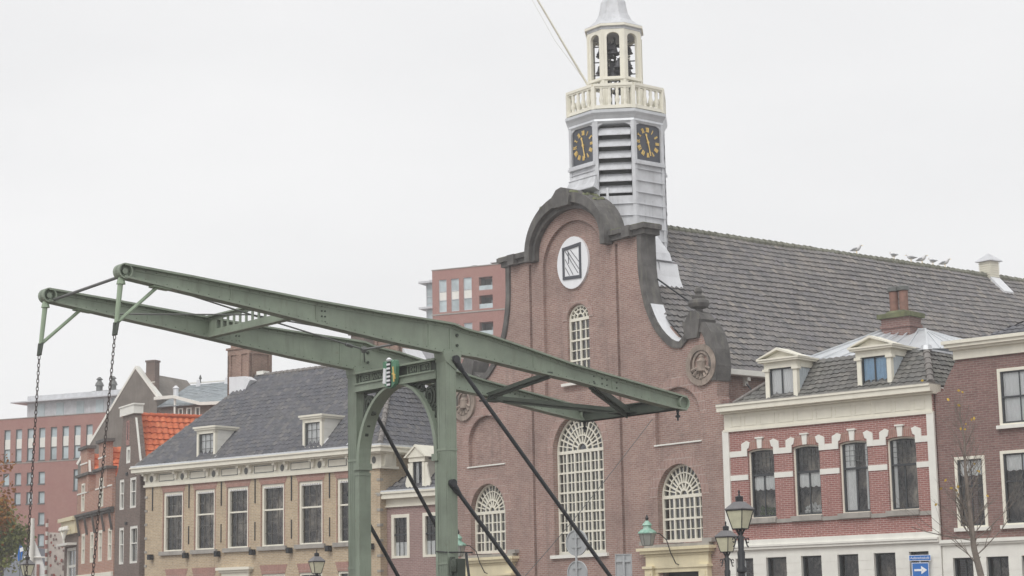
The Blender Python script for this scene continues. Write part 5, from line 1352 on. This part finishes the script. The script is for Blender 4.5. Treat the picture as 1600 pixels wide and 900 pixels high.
# coat of arms
b = MB(); sx_ = -2.06
shp = [(-.24,7.08),(-.18,7.10),(-.12,7.06),(0,7.13),(.12,7.06),(.18,7.10),(.22,7.08),(.24,6.95),(.22,6.7),(.19,6.58),(.1,6.52),(0,6.49),(-.1,6.52),(-.19,6.58),(-.22,6.7),(-.24,6.95)]
b.prism([(sx_+x, z) for x, z in shp], -.16, -.07); shd = b.build('coat_of_arms', plain('shield_green', (.11,.25,.16), .5, .2), br)
b = MB(); b.box(sx_-.065, sx_+.065, -.185, -.158, 6.53, 7.06); b.build('shield_pale', M_black, shd)
b = MB()
for k in range(6): b.box(sx_-.06, sx_+.06, -.20, -.184, 6.55+k*.088, 6.592+k*.088)
b.prism([(sx_-.23,6.62),(sx_-.12,6.6),(sx_-.11,6.93),(sx_-.2,6.95)], -.18, -.158); b.lathe(sx_, -.17, [(.05,7.08),(.07,7.12),(.02,7.16)], 8)
b.build('shield_white', M_signwhite, shd)
b = MB(); b.bar((sx_+.14,-.165,6.95),(sx_+.17,-.165,6.62), .035, .02, upv=(0,1,0)); b.bar((sx_+.11,-.168,6.8),(sx_+.22,-.168,6.76), .03, .02, upv=(0,1,0)); b.bar((sx_+.15,-.169,6.85),(sx_+.22,-.169,6.68), .02, .02, upv=(0,1,0))
b.build('shield_gold', M_gold, shd)
# stays
for u, s_ in ((-.28, 1), (UF-.18, -1)):
    for z0, v0, L_ in ((6.95,.24,5.4),(4.33,.12,3.3)):
        p = Vector((u, v0, z0)); q = Vector((u+s_*1.05*L_/5.4, v0+L_, z0-6.73*L_/5.4))
        b = MB(); b.tube([p, q], .045, 10); d = (q-p).normalized()
        b.lathe(0,0,[(0,0)],3) if False else None
        b.tube([p-d*.02, p+d*.12, p+d*.3], [.085,.08,.05], 10)
        b.tube([p+Vector((-.16*s_,0,0)), p+Vector((.09*s_,0,0))], .085, 12)
        b.build('stay_rod', M_iron, br, smooth=50)
# hooks at the counterweight end
b = MB()
for u in (UN, UF): b.cut(); b.tube([(u,7.0,6.3),(u,7.0,6.18),(u,7.0,6.0)], [.05,.03,.02], 8); b.lathe(u, 7.0, [(.02,6.07),(.06,6.08),(.06,6.12),(.03,6.14)], 8)
b.build_each('hook', M_iron, br)
# motor box, post cable, deck
b = MB(); b.box(-.2,.0,.04,.24,2.1,2.76); b.box(-.22,-.16,.0,.1,2.0,2.8); b.lathe(-.08,.0,[(.06,2.5),(.08,2.6),(.06,2.72),(.02,2.76)],8); b.build('motor_box', M_greend, br)
b = MB(); b.tube([(-.64,-.02,2.93),(-.3,-.04,2.90),(-.24,.3,2.9),(.1,.35,2.88)], .014, 5); b.tube([(.2,.1,2.86),(.32,.1,2.2)], .03, 6); b.build('cable', M_iron, br)
b = MB(); b.box(-3.9,-.2,-8.6,.0,.02,.2); b.box(-3.95,-3.8,-8.6,0,.2,.34); b.box(-.3,-.15,-8.6,0,.2,.34); b.build('bridge_deck', M_asphalt, br)
b = MB()
for u in (-4.0,-.1):
    for v_ in (-8.4,-6.3,-4.2,-2.1): b.tube([(u,v_,.2),(u,v_,1.2)], .03, 6)
    for z in (.7,1.2): b.tube([(u,-8.5,z),(u,-.1,z)], .025, 6)
b.build('railing', M_iron, br)

# ================================================================== LAMPS
def street_lamp(name, label, loc, top, rz, s=1.0, group='lantern street lamps', arms=True):
    t = thing(name, label, 'street lamp', loc, rz, group); h = top
    b = MB(); zl = h-.62*s
    b.lathe(0,0,[(.14,0),(.14,.3),(.10,.4),(.085,1.0),(.06,1.1),(.055,zl-.75),(.09,zl-.72),(.09,zl-.68),(.055,zl-.62),(.07,zl-.40),(.05,zl-.36),(.06,zl-.14),(.035,zl-.1),(.03,zl+.02)], 10)
    b.build('post', M_iron, t, smooth=40)
    b = MB()
    if arms:
        for s_ in (-1,1):
            pts = [(s_*(.05+.17*f), 0, zl-.22+.08*math.sin(f*5)) for f in [i/10 for i in range(11)]]; b.tube(pts, .012, 5)
            b.tube([(s_*(.2+.04*math.cos(a)), 0, zl-.19+.04*math.sin(a)) for a in [i*.7 for i in range(9)]], .01, 5)
        for a in (0,90,180,270): b.tube([(.02*math.cos(R_(a)),.02*math.sin(R_(a)),zl-.12),(.12*s*math.cos(R_(a)),.12*s*math.sin(R_(a)),zl+.0)], .01, 5)
        b.build('scroll_arms', M_iron, t)
    w0, w1 = .16*s, .285*s; z0, z1 = zl, zl+.38*s; q = math.pi/4
    b = MB(); b.lathe(0,0,[(w0,z0+.01),(w1-.01,z1)],4,q); b.build('lamp_glass', M_lampglass, t)
    b = MB()
    for k in range(4):
        a = q+k*math.pi/2; a2 = a+math.pi/2; c, s1 = math.cos(a), math.sin(a); c2, s2 = math.cos(a2), math.sin(a2)
        b.tube([(w0*c,w0*s1,z0),(w1*c,w1*s1,z1)], .011*s, 5); b.tube([(w0*c,w0*s1,z0),(w0*c2,w0*s2,z0)], .013*s, 5); b.tube([(w1*c,w1*s1,z1),(w1*c2,w1*s2,z1)], .014*s, 5)
        m0 = Vector(((c+c2)/2*w0,(s1+s2)/2*w0,z0)); m1_ = Vector(((c+c2)/2*w1,(s1+s2)/2*w1,z1))
    b.build('lamp_frame', M_iron, t)
    b = MB(); b.lathe(0,0,[(.30*s,z1+.005),(.31*s,z1+.02),(.12*s,z1+.17*s)],4,q); b.build('lamp_hood', M_lamphood, t)
    b = MB(); b.lathe(0,0,[(.08*s,z1+.16*s),(.085*s,z1+.27*s),(.07*s,z1+.28*s),(.02,z1+.29*s),(.012,z1+.34*s),(.02,z1+.37*s),(.004,z1+.41*s)],10); b.build('chimney_vent', M_black, t)
    return t
street_lamp('street_lamp', 'nearer and taller of the two black lantern posts before the red row house', (3.82,33,0), 3.49, R_(48), .84)
street_lamp('street_lamp', 'farther and lower black lantern post left of its twin before the church corner', (4.44,41,0), 3.33, R_(48), .82)
street_lamp('street_lamp', 'black lantern post in front of the yellow brick building', (-6.2,60,0), 3.55, R_(30), .95)
street_lamp('street_lamp', 'black lantern post at far left beside the chain and the blue flag', (-18.95,75,0), 4.1, R_(30), 1.1)
street_lamp('street_lamp', 'small pale globe lantern post at the far left edge below the flag', (-20.6,76,0), 3.7, R_(30), .9)

CX, CY = Vector((math.sin(R_(38.5)), -math.cos(R_(38.5)), 0)), Vector((math.cos(R_(38.5)), math.sin(R_(38.5)), 0))
def wall_lantern(label, u):
    p = CO+CX*u; t = thing('wall_lantern', label, 'lantern', p, face_rz(38.5), 'copper lanterns over the church doors')
    y = -1.35; z0, z1 = 3.74, 4.12; q = math.pi/4
    b = MB(); b.lathe(0,y,[(.17,z0),(.27,z1)],6,q); b.build('lamp_glass', M_frost, t)
    b = MB()
    for k in range(6):
        a = q+k*math.pi/3; a2 = a+math.pi/3
        b.tube([(.17*math.cos(a),y+.17*math.sin(a),z0),(.27*math.cos(a),y+.27*math.sin(a),z1)], .011, 5); b.tube([(.17*math.cos(a),y+.17*math.sin(a),z0),(.17*math.cos(a2),y+.17*math.sin(a2),z0)], .011, 5)
    b.build('lamp_frame', M_iron2, t)
    b = MB(); b.lathe(0,y,[(.31,z1),(.31,z1+.04),(.24,z1+.10),(.14,z1+.16),(.12,z1+.24),(.17,z1+.27),(.13,z1+.33),(.08,z1+.38),(.05,z1+.42)],12); b.build('copper_hood', M_copper, t, smooth=30)
    b = MB(); b.lathe(0,y,[(.03,z1+.42),(.06,z1+.5),(.03,z1+.56),(.02,z1+.6)],8); b.build('finial', M_black, t)
    b = MB(); b.tube([(0,y+.2,z1+.05),(.05,y+.5,z1+.0),(.1,y+.75,z1-.2),(.12,y+.9,3.5),(.14,-.25,3.15),(.16,-.1,3.1),(.16,-.02,3.25)], .018, 6); b.tube([(-.1,y+.7,3.82),(.3,-.02,3.82)], .012, 5); b.build('bracket', M_iron, t)
wall_lantern('green copper lantern on bracket above the left church door', -5.25); wall_lantern('green copper lantern on bracket above the right church door', 5.05)

# ================================================================== SIGNS
def disc_back(t, z, r):
    b = MB(); n = 28; b.prism([(r*math.cos(2*math.pi*i/n), z+r*math.sin(2*math.pi*i/n)) for i in range(n)], -.01, .01); b.arch(0,z,r-.02,r+.006,-.03,.012,0,0,360,28)
    b.box(-.12,.12,-.04,-.012,z+r*.35,z+r*.35+.03); b.box(-.12,.12,-.04,-.012,z-r*.4,z-r*.4+.03); return b
t = thing('round_sign_post', 'grey pole with two round traffic sign backs before the big church window', 'traffic sign', (1.40,45,0), R_(-38))
b = MB(); b.tube([(0,-.04,0),(0,-.04,3.5)], .027, 8); b.build('pole', M_signback, t)
disc_back(t, 3.22, .30).build('sign_plate', M_signback, t); disc_back(t, 2.52, .28).build('sign_plate', M_signback, t)
t = thing('square_sign_post', 'grey back of a rectangular traffic sign on a pole right of the round signs', 'traffic sign', (2.48,45,0), R_(-30))
b = MB(); b.tube([(0.02,-.05,0),(0.02,-.05,2.9)], .03, 8); b.build('pole', M_signback, t)
b = MB(); b.box(-.20,.20,-.01,.01,2.2,2.93); b.strip([(-.21,2.19),(.21,2.19),(.21,2.94),(-.21,2.94)],[(-.19,2.21),(.19,2.21),(.19,2.92),(-.19,2.92)],-.035,.0,0,True); b.box(-.19,.19,-.05,-.01,2.75,2.79); b.build('sign_plate', M_signback, t)
t = thing('one_way_sign', 'blue one way arrow sign under a blue street name plate', 'traffic sign', (11.84,57,-.09), R_(-10))
b = MB(); b.tube([(0,.04,0),(0,.04,3.1)], .03, 8); b.build('pole', M_signback, t)
b = MB(); b.box(-.25,.25,-.012,.012,2.54,2.98); sg = b.build('arrow_plate', M_signblue, t)
b = MB(); b.strip([(-.245,2.545),(.245,2.545),(.245,2.975),(-.245,2.975)],[(-.228,2.562),(.228,2.562),(.228,2.958),(-.228,2.958)],-.016,-.012,0,True)
b.box(-.18,.05,-.018,-.012,2.73,2.79); b.prism([(.02,2.64),(.19,2.76),(.02,2.88),(.02,2.80),(.07,2.76),(.02,2.72)],-.018,-.012); b.build('arrow', M_signwhite, sg)
b = MB(); b.box(-.32,.32,-.015,.01,3.03,3.20); sg = b.build('name_plate', M_signwhite, t)
b = MB(); b.box(-.305,.305,-.017,-.014,3.045,3.185); b.build('blue_field', M_signblue, sg)
text('Aelbrechtskolk', .105, M_signwhite, sg, Matrix.Translation((0,-.019,3.112)), sx=.86)
b = MB(); b.box(-.25,.25,-.012,.012,2.36,2.51); b.build('lower_plate', M_signwhite, t)

# overhead wire in front of the church
b = MB(); p, q = Vector((3.97,55,7.07)), Vector((0.07,55,2.73)); d = q-p
pts = [p+d*1.5*i/20+Vector((0,0,-.25*math.sin(math.pi*i/20))) for i in range(21)]; b.tube(pts, .011, 5)
tag(b.build('overhead_wire', M_iron2, fix=True), 'thin grey wire crossing diagonally in front of the church wall', 'wire')

# ================================================================== FAR LEFT
t = thing('grey_shed', 'blue grey boarded house end with white verges at far left', 'house', (-33.5,130,0), R_(-5))
b = MB(); b.prism([(-.98,0),(1.2,0),(1.2,6.6),(0.2,6.7),(-.98,5.2)], 0, 6); b.build('wall', plain('blue_grey_boards', (.28,.30,.34), .7, .1), t)
b = MB(); b.strip([(-1.1,5.2),(.15,6.85),(1.2,6.75)],[(-1.0,5.1),(.2,6.68),(1.2,6.6)],-.1,.2); b.build('verge', M_white, t)
t = thing('white_mast', 'white mast with horizontal boom and slanting white sail at far left', 'mast', (-27.55,110,0), 0)
b = MB(); b.tube([(0,0,0),(0,0,7.5)], [.16,.11], 10); b.tube([(-.45,0,5.30),(1.1,0,5.28)], .05, 6); b.build('pole', M_white, t)
b = MB(); b.prism([(-.1,6.4),(.12,6.2),(.5,5.3),(.95,4.0),(1.05,3.0),(-.7,3.0),(-.35,4.4)], .1, .2); b.build('sail', M_curtain, t)
b = MB(); b.prism([(.28,4.9),(.42,4.9),(.42,3),(.28,3)], .0, .1); b.build('red_stripe', M_modern, t)
t = thing('flag', 'small blue and white flag on a thin pole at far left', 'flag', (-19.75,77,0), 0)
b = MB(); b.tube([(0,0,0),(.0,0,4.75)], .02, 6); b.build('pole', M_iron2, t)
b = MB(); b.prism([(-.02,4.7),(.06,4.62),(.1,4.4),(.05,4.1),(-.08,4.05),(-.1,4.3)], -.01, .02); b.prism([(-.02,4.55),(.1,4.6),(.14,4.45),(.0,4.4)], -.03, -.012, 1); b.build('cloth', [M_signblue, M_signwhite], t)
t = thing('patterned_banner', 'white banner with scattered red and grey spots beside a red and white pole', 'banner', (-25.45,105,0), R_(8))
b = MB(); b.prism([(0,2.6),(.95,2.6),(.95,6.42),(0,6.45)], 0, .04); bn_ = b.build('panel', plain('banner_white', (.72,.66,.60), .8, .12, 4), t)
b = MB(); rr = random.Random(12)
for k in range(46):
    x, z, r = .08+.8*rr.random(), 2.8+3.5*rr.random(), .03+.06*rr.random()
    b.cut(); b.prism([(x+r*math.cos(a)*(.6+.6*rr.random()), z+r*1.3*math.sin(a)) for a in [i*math.pi/3 for i in range(6)]], -.014-.0006*k, -.002, k % 2)
b.build_each('spot', [plain('spot_red', (.42,.14,.12), .8), plain('spot_grey', (.30,.22,.20), .8)], bn_)
b = MB()
for k in range(20): b.lathe(-.06, -.05, [(.07,2.6+k*.23),(.075,2.6+k*.23+.21)], 8, 0, k % 2)
b.build('striped_pole', [M_white, M_modern], t)
b = MB(); b.lathe(0.1, -.2, [(.02,3.0),(.24,3.1),(.26,3.35),(.1,3.5)], 10); b.build('orange_float', M_tileorange, t)

# ================================================================== TREES
def branch_tree(b, p, d, L_, r, depth, rr, tips, spread=.6, upb=.25):
    pts = [p]; n = 4; cur = d.normalized()
    for i in range(n):
        cur = (cur+Vector((rr.uniform(-.12,.12), rr.uniform(-.12,.12), rr.uniform(-.03,.10)))).normalized(); pts.append(pts[-1]+cur*L_/n)
    rad = [r*(1-.45*i/n) for i in range(n+1)]
    b.tube(pts, rad, 6 if depth > 1 else 4, capped=False)
    if depth <= 0: tips.append(pts[-1]); return
    k = 3 if depth > 1 else 4
    for i in range(k):
        j = min(n, 1+int(rr.random()*n)); a = rr.uniform(0, 2*math.pi)
        side = Vector((math.cos(a), math.sin(a), 0)); side = (side-cur*side.dot(cur)).normalized()
        nd = (cur*(1-spread)+side*spread+Vector((0,0,upb))).normalized()
        branch_tree(b, pts[j], nd, L_*rr.uniform(.55,.8), rad[j]*.55, depth-1, rr, tips, spread, upb)
t = thing('bare_tree', 'young bare tree with a few yellow leaves before the brown house', 'tree', (10.62,45,0), 0)
b = MB(); rr = random.Random(5); tips = []
pts = [Vector((.16,0,0)),Vector((.14,0,1.5)),Vector((.12,0,2.3)),Vector((-.0,0,2.9)),Vector((-.03,.02,3.5)),Vector((-.08,0,4.2)),Vector((-.1,0,4.8)),Vector((-.08,0,5.4)),Vector((-.15,0,6.0)),Vector((-.13,0,6.5))]
rd = [.10,.085,.08,.07,.06,.045,.035,.025,.015,.006]
b.tube(pts, rd, 9)
for k in range(44):
    f = 3+5.6*k/44+rr.random()*.3; i = min(int(f), len(pts)-2); p = pts[i].lerp(pts[i+1], f-i)
    a = rr.choice([0, math.pi])+rr.uniform(-.9,.9); L_ = rr.uniform(.6,1.1)*(1.2-.08*f)
    d = Vector((math.cos(a), math.sin(a)*.8, rr.uniform(.9,2.2)))
    branch_tree(b, p, d, L_, rd[i]*.22, 2, rr, tips, .42, .25)
for (a, e, z, L_) in ((0,.75,2.72,1.3),(math.pi,.12,3.1,1.5),(0,.6,3.1,1.3),(math.pi,1.2,2.6,.8)):
    branch_tree(b, Vector((.0,0,z)), Vector((math.cos(a),math.sin(a),e)), L_, .016, 2, rr, tips, .3, .12)
for k in range(12):
    z = rr.uniform(2.2,3.2); a = rr.uniform(0,6.28); b.tube([(.05,0,z),(.05+.09*math.cos(a),.09*math.sin(a),z+.05)], [.02,.004], 5)
b.build('trunk', M_bark2, t, smooth=60)
b = MB()
spots_ = [p for p in tips if abs(p.x) < 2.0]; rr.shuffle(spots_)
for p in spots_[:17]:
    for q in range(rr.choice((1,1,2))):
        c = p+Vector((rr.uniform(-.06,.06),-.02,rr.uniform(-.08,.02))); s_ = rr.uniform(.035,.055); u = Vector((rr.uniform(-1,1),rr.uniform(-.4,.4),rr.uniform(-1,1))).normalized(); v_ = u.cross(Vector((0,1,.2))).normalized(); r_ = rr.random()
        b.poly([c-u*s_, c-v_*s_*.6, c+u*s_*.3-v_*s_*.5, c+u*s_, c+u*s_*.3+v_*s_*.5, c+v_*s_*.6], 0, r_)
b.build('leaves', M_leafy, t, fix=False)
def leafy(loc, label, mat, R, zc, n, seed, kz=1.2, size=.12):
    rr = random.Random(seed); t = thing('autumn_tree', label, 'tree', loc, 0)
    b = MB(); tips = []
    b.tube([(0,0,0),(0,0,zc-R*.7)], [.35,.22], 10)
    for k in range(7): 
        a = k*.9; branch_tree(b, Vector((0,0,zc-R*.8+rr.random()*R*.5)), Vector((math.cos(a),math.sin(a),1.0)), R*.62, .12, 3, rr, tips, .5, .2)
    b.build('trunk', M_bark, t)
    b = MB()
    cl = [Vector((rr.gauss(0,.42)*R, rr.gauss(0,.42)*R, zc+rr.gauss(0,.42)*R*kz)) for _ in range(70)]+[x for x in tips if rr.random() < .4]
    for k in range(n):
        c = rr.choice(cl); hue = (hash((round(c.x,1),round(c.z,1))) % 100)/100
        p = c+Vector((rr.gauss(0,.34),rr.gauss(0,.34),rr.gauss(0,.3))); s_ = size*rr.uniform(.6,1.3)
        u = Vector((rr.uniform(-1,1),rr.uniform(-1,1),rr.uniform(-1,1))).normalized(); v_ = u.cross(Vector((rr.uniform(-1,1),rr.uniform(-1,1),rr.uniform(-1,1)))).normalized()
        b.poly([p-u*s_, p-v_*s_*.6, p+u*s_, p+v_*s_*.6], 0, min(1,max(0,hue*.6+rr.random()*.4)))
    b.build('crown', mat, t, fix=False)
leafy((-28.9,100,0), 'brown and orange autumn tree cut off by the left edge', M_leafo, 2.5, 6.9, 12000, 4, 1.5)
leafy((-31.5,118,0), 'yellow green tree behind the chain at far left', M_leafg, 1.5, 6.6, 7000, 8, 1.3)

# ================================================================== GULLS
def gull(loc, rz, label, wing=0.0):
    t = thing('gull', label, 'bird', loc, rz, 'gulls standing along the church ridge')
    b = MB()
    b.tube([(-.26,0,.13),(-.18,0,.15),(-.06,0,.17),(.06,0,.19),(.13,0,.24),(.17,0,.30),(.21,0,.31),(.24,0,.30)], [.01,.045,.085,.09,.065,.045,.042,.015], 10)
    b.build('body', M_gull, t, smooth=60)
    b = MB()
    for s_ in (-1,1): b.tube([(.06,s_*.075,.21),(-.08,s_*.08,.19),(-.30,s_*.02,.13)], [.03,.045,.006], 7)
    b.build('wing', M_gullg, t, smooth=60)
    b = MB(); b.tube([(.24,0,.30),(.30,0,.285)], [.014,.004], 6)
    for s_ in (-1,1): b.tube([(0,s_*.03,.11),(0.01,s_*.03,-.02)], .008, 5)
    b.build('beak_and_legs', M_gold, t)
gp = [(15.3,0.3),(17.6,2.9),(18.7,3.3),(19.4,.2),(20.1,3.0),(20.9,.3)]
gl = ['gull standing alone on the church ridge, farthest left of the birds','second gull from the left on the church ridge','third gull from the left on the church ridge','fourth gull from the left on the church ridge','fifth gull from the left on the church ridge, next to last','rightmost of the gulls on the church ridge, nearest the white turret']
for (v_, rz), lb in zip(gp, gl):
    p = CO+CY*v_; gull((p.x, p.y, 15.93), face_rz(38.5)+rz, lb)

# ================================================================== HAZE
def haze():
    b = MB(); b.box(-166, 173, -57, 292, -3.5, 34); o = b.build('haze', None if False else bpy.data.materials.new('haze_air'))
    mt = o.data.materials[0]; mt.use_nodes = True; t = mt.node_tree; t.nodes.clear()
    out = t.nodes.new('ShaderNodeOutputMaterial'); v = t.nodes.new('ShaderNodeVolumePrincipled')
    v.inputs['Color'].default_value = (.97,.97,.98,1); v.inputs['Density'].default_value = HAZE; v.inputs['Anisotropy'].default_value = .0
    t.links.new(v.outputs[0], out.inputs['Volume']); tag(o, 'thin grey autumn haze over the whole place', 'haze', kind='stuff')
HAZE = .0011
haze()
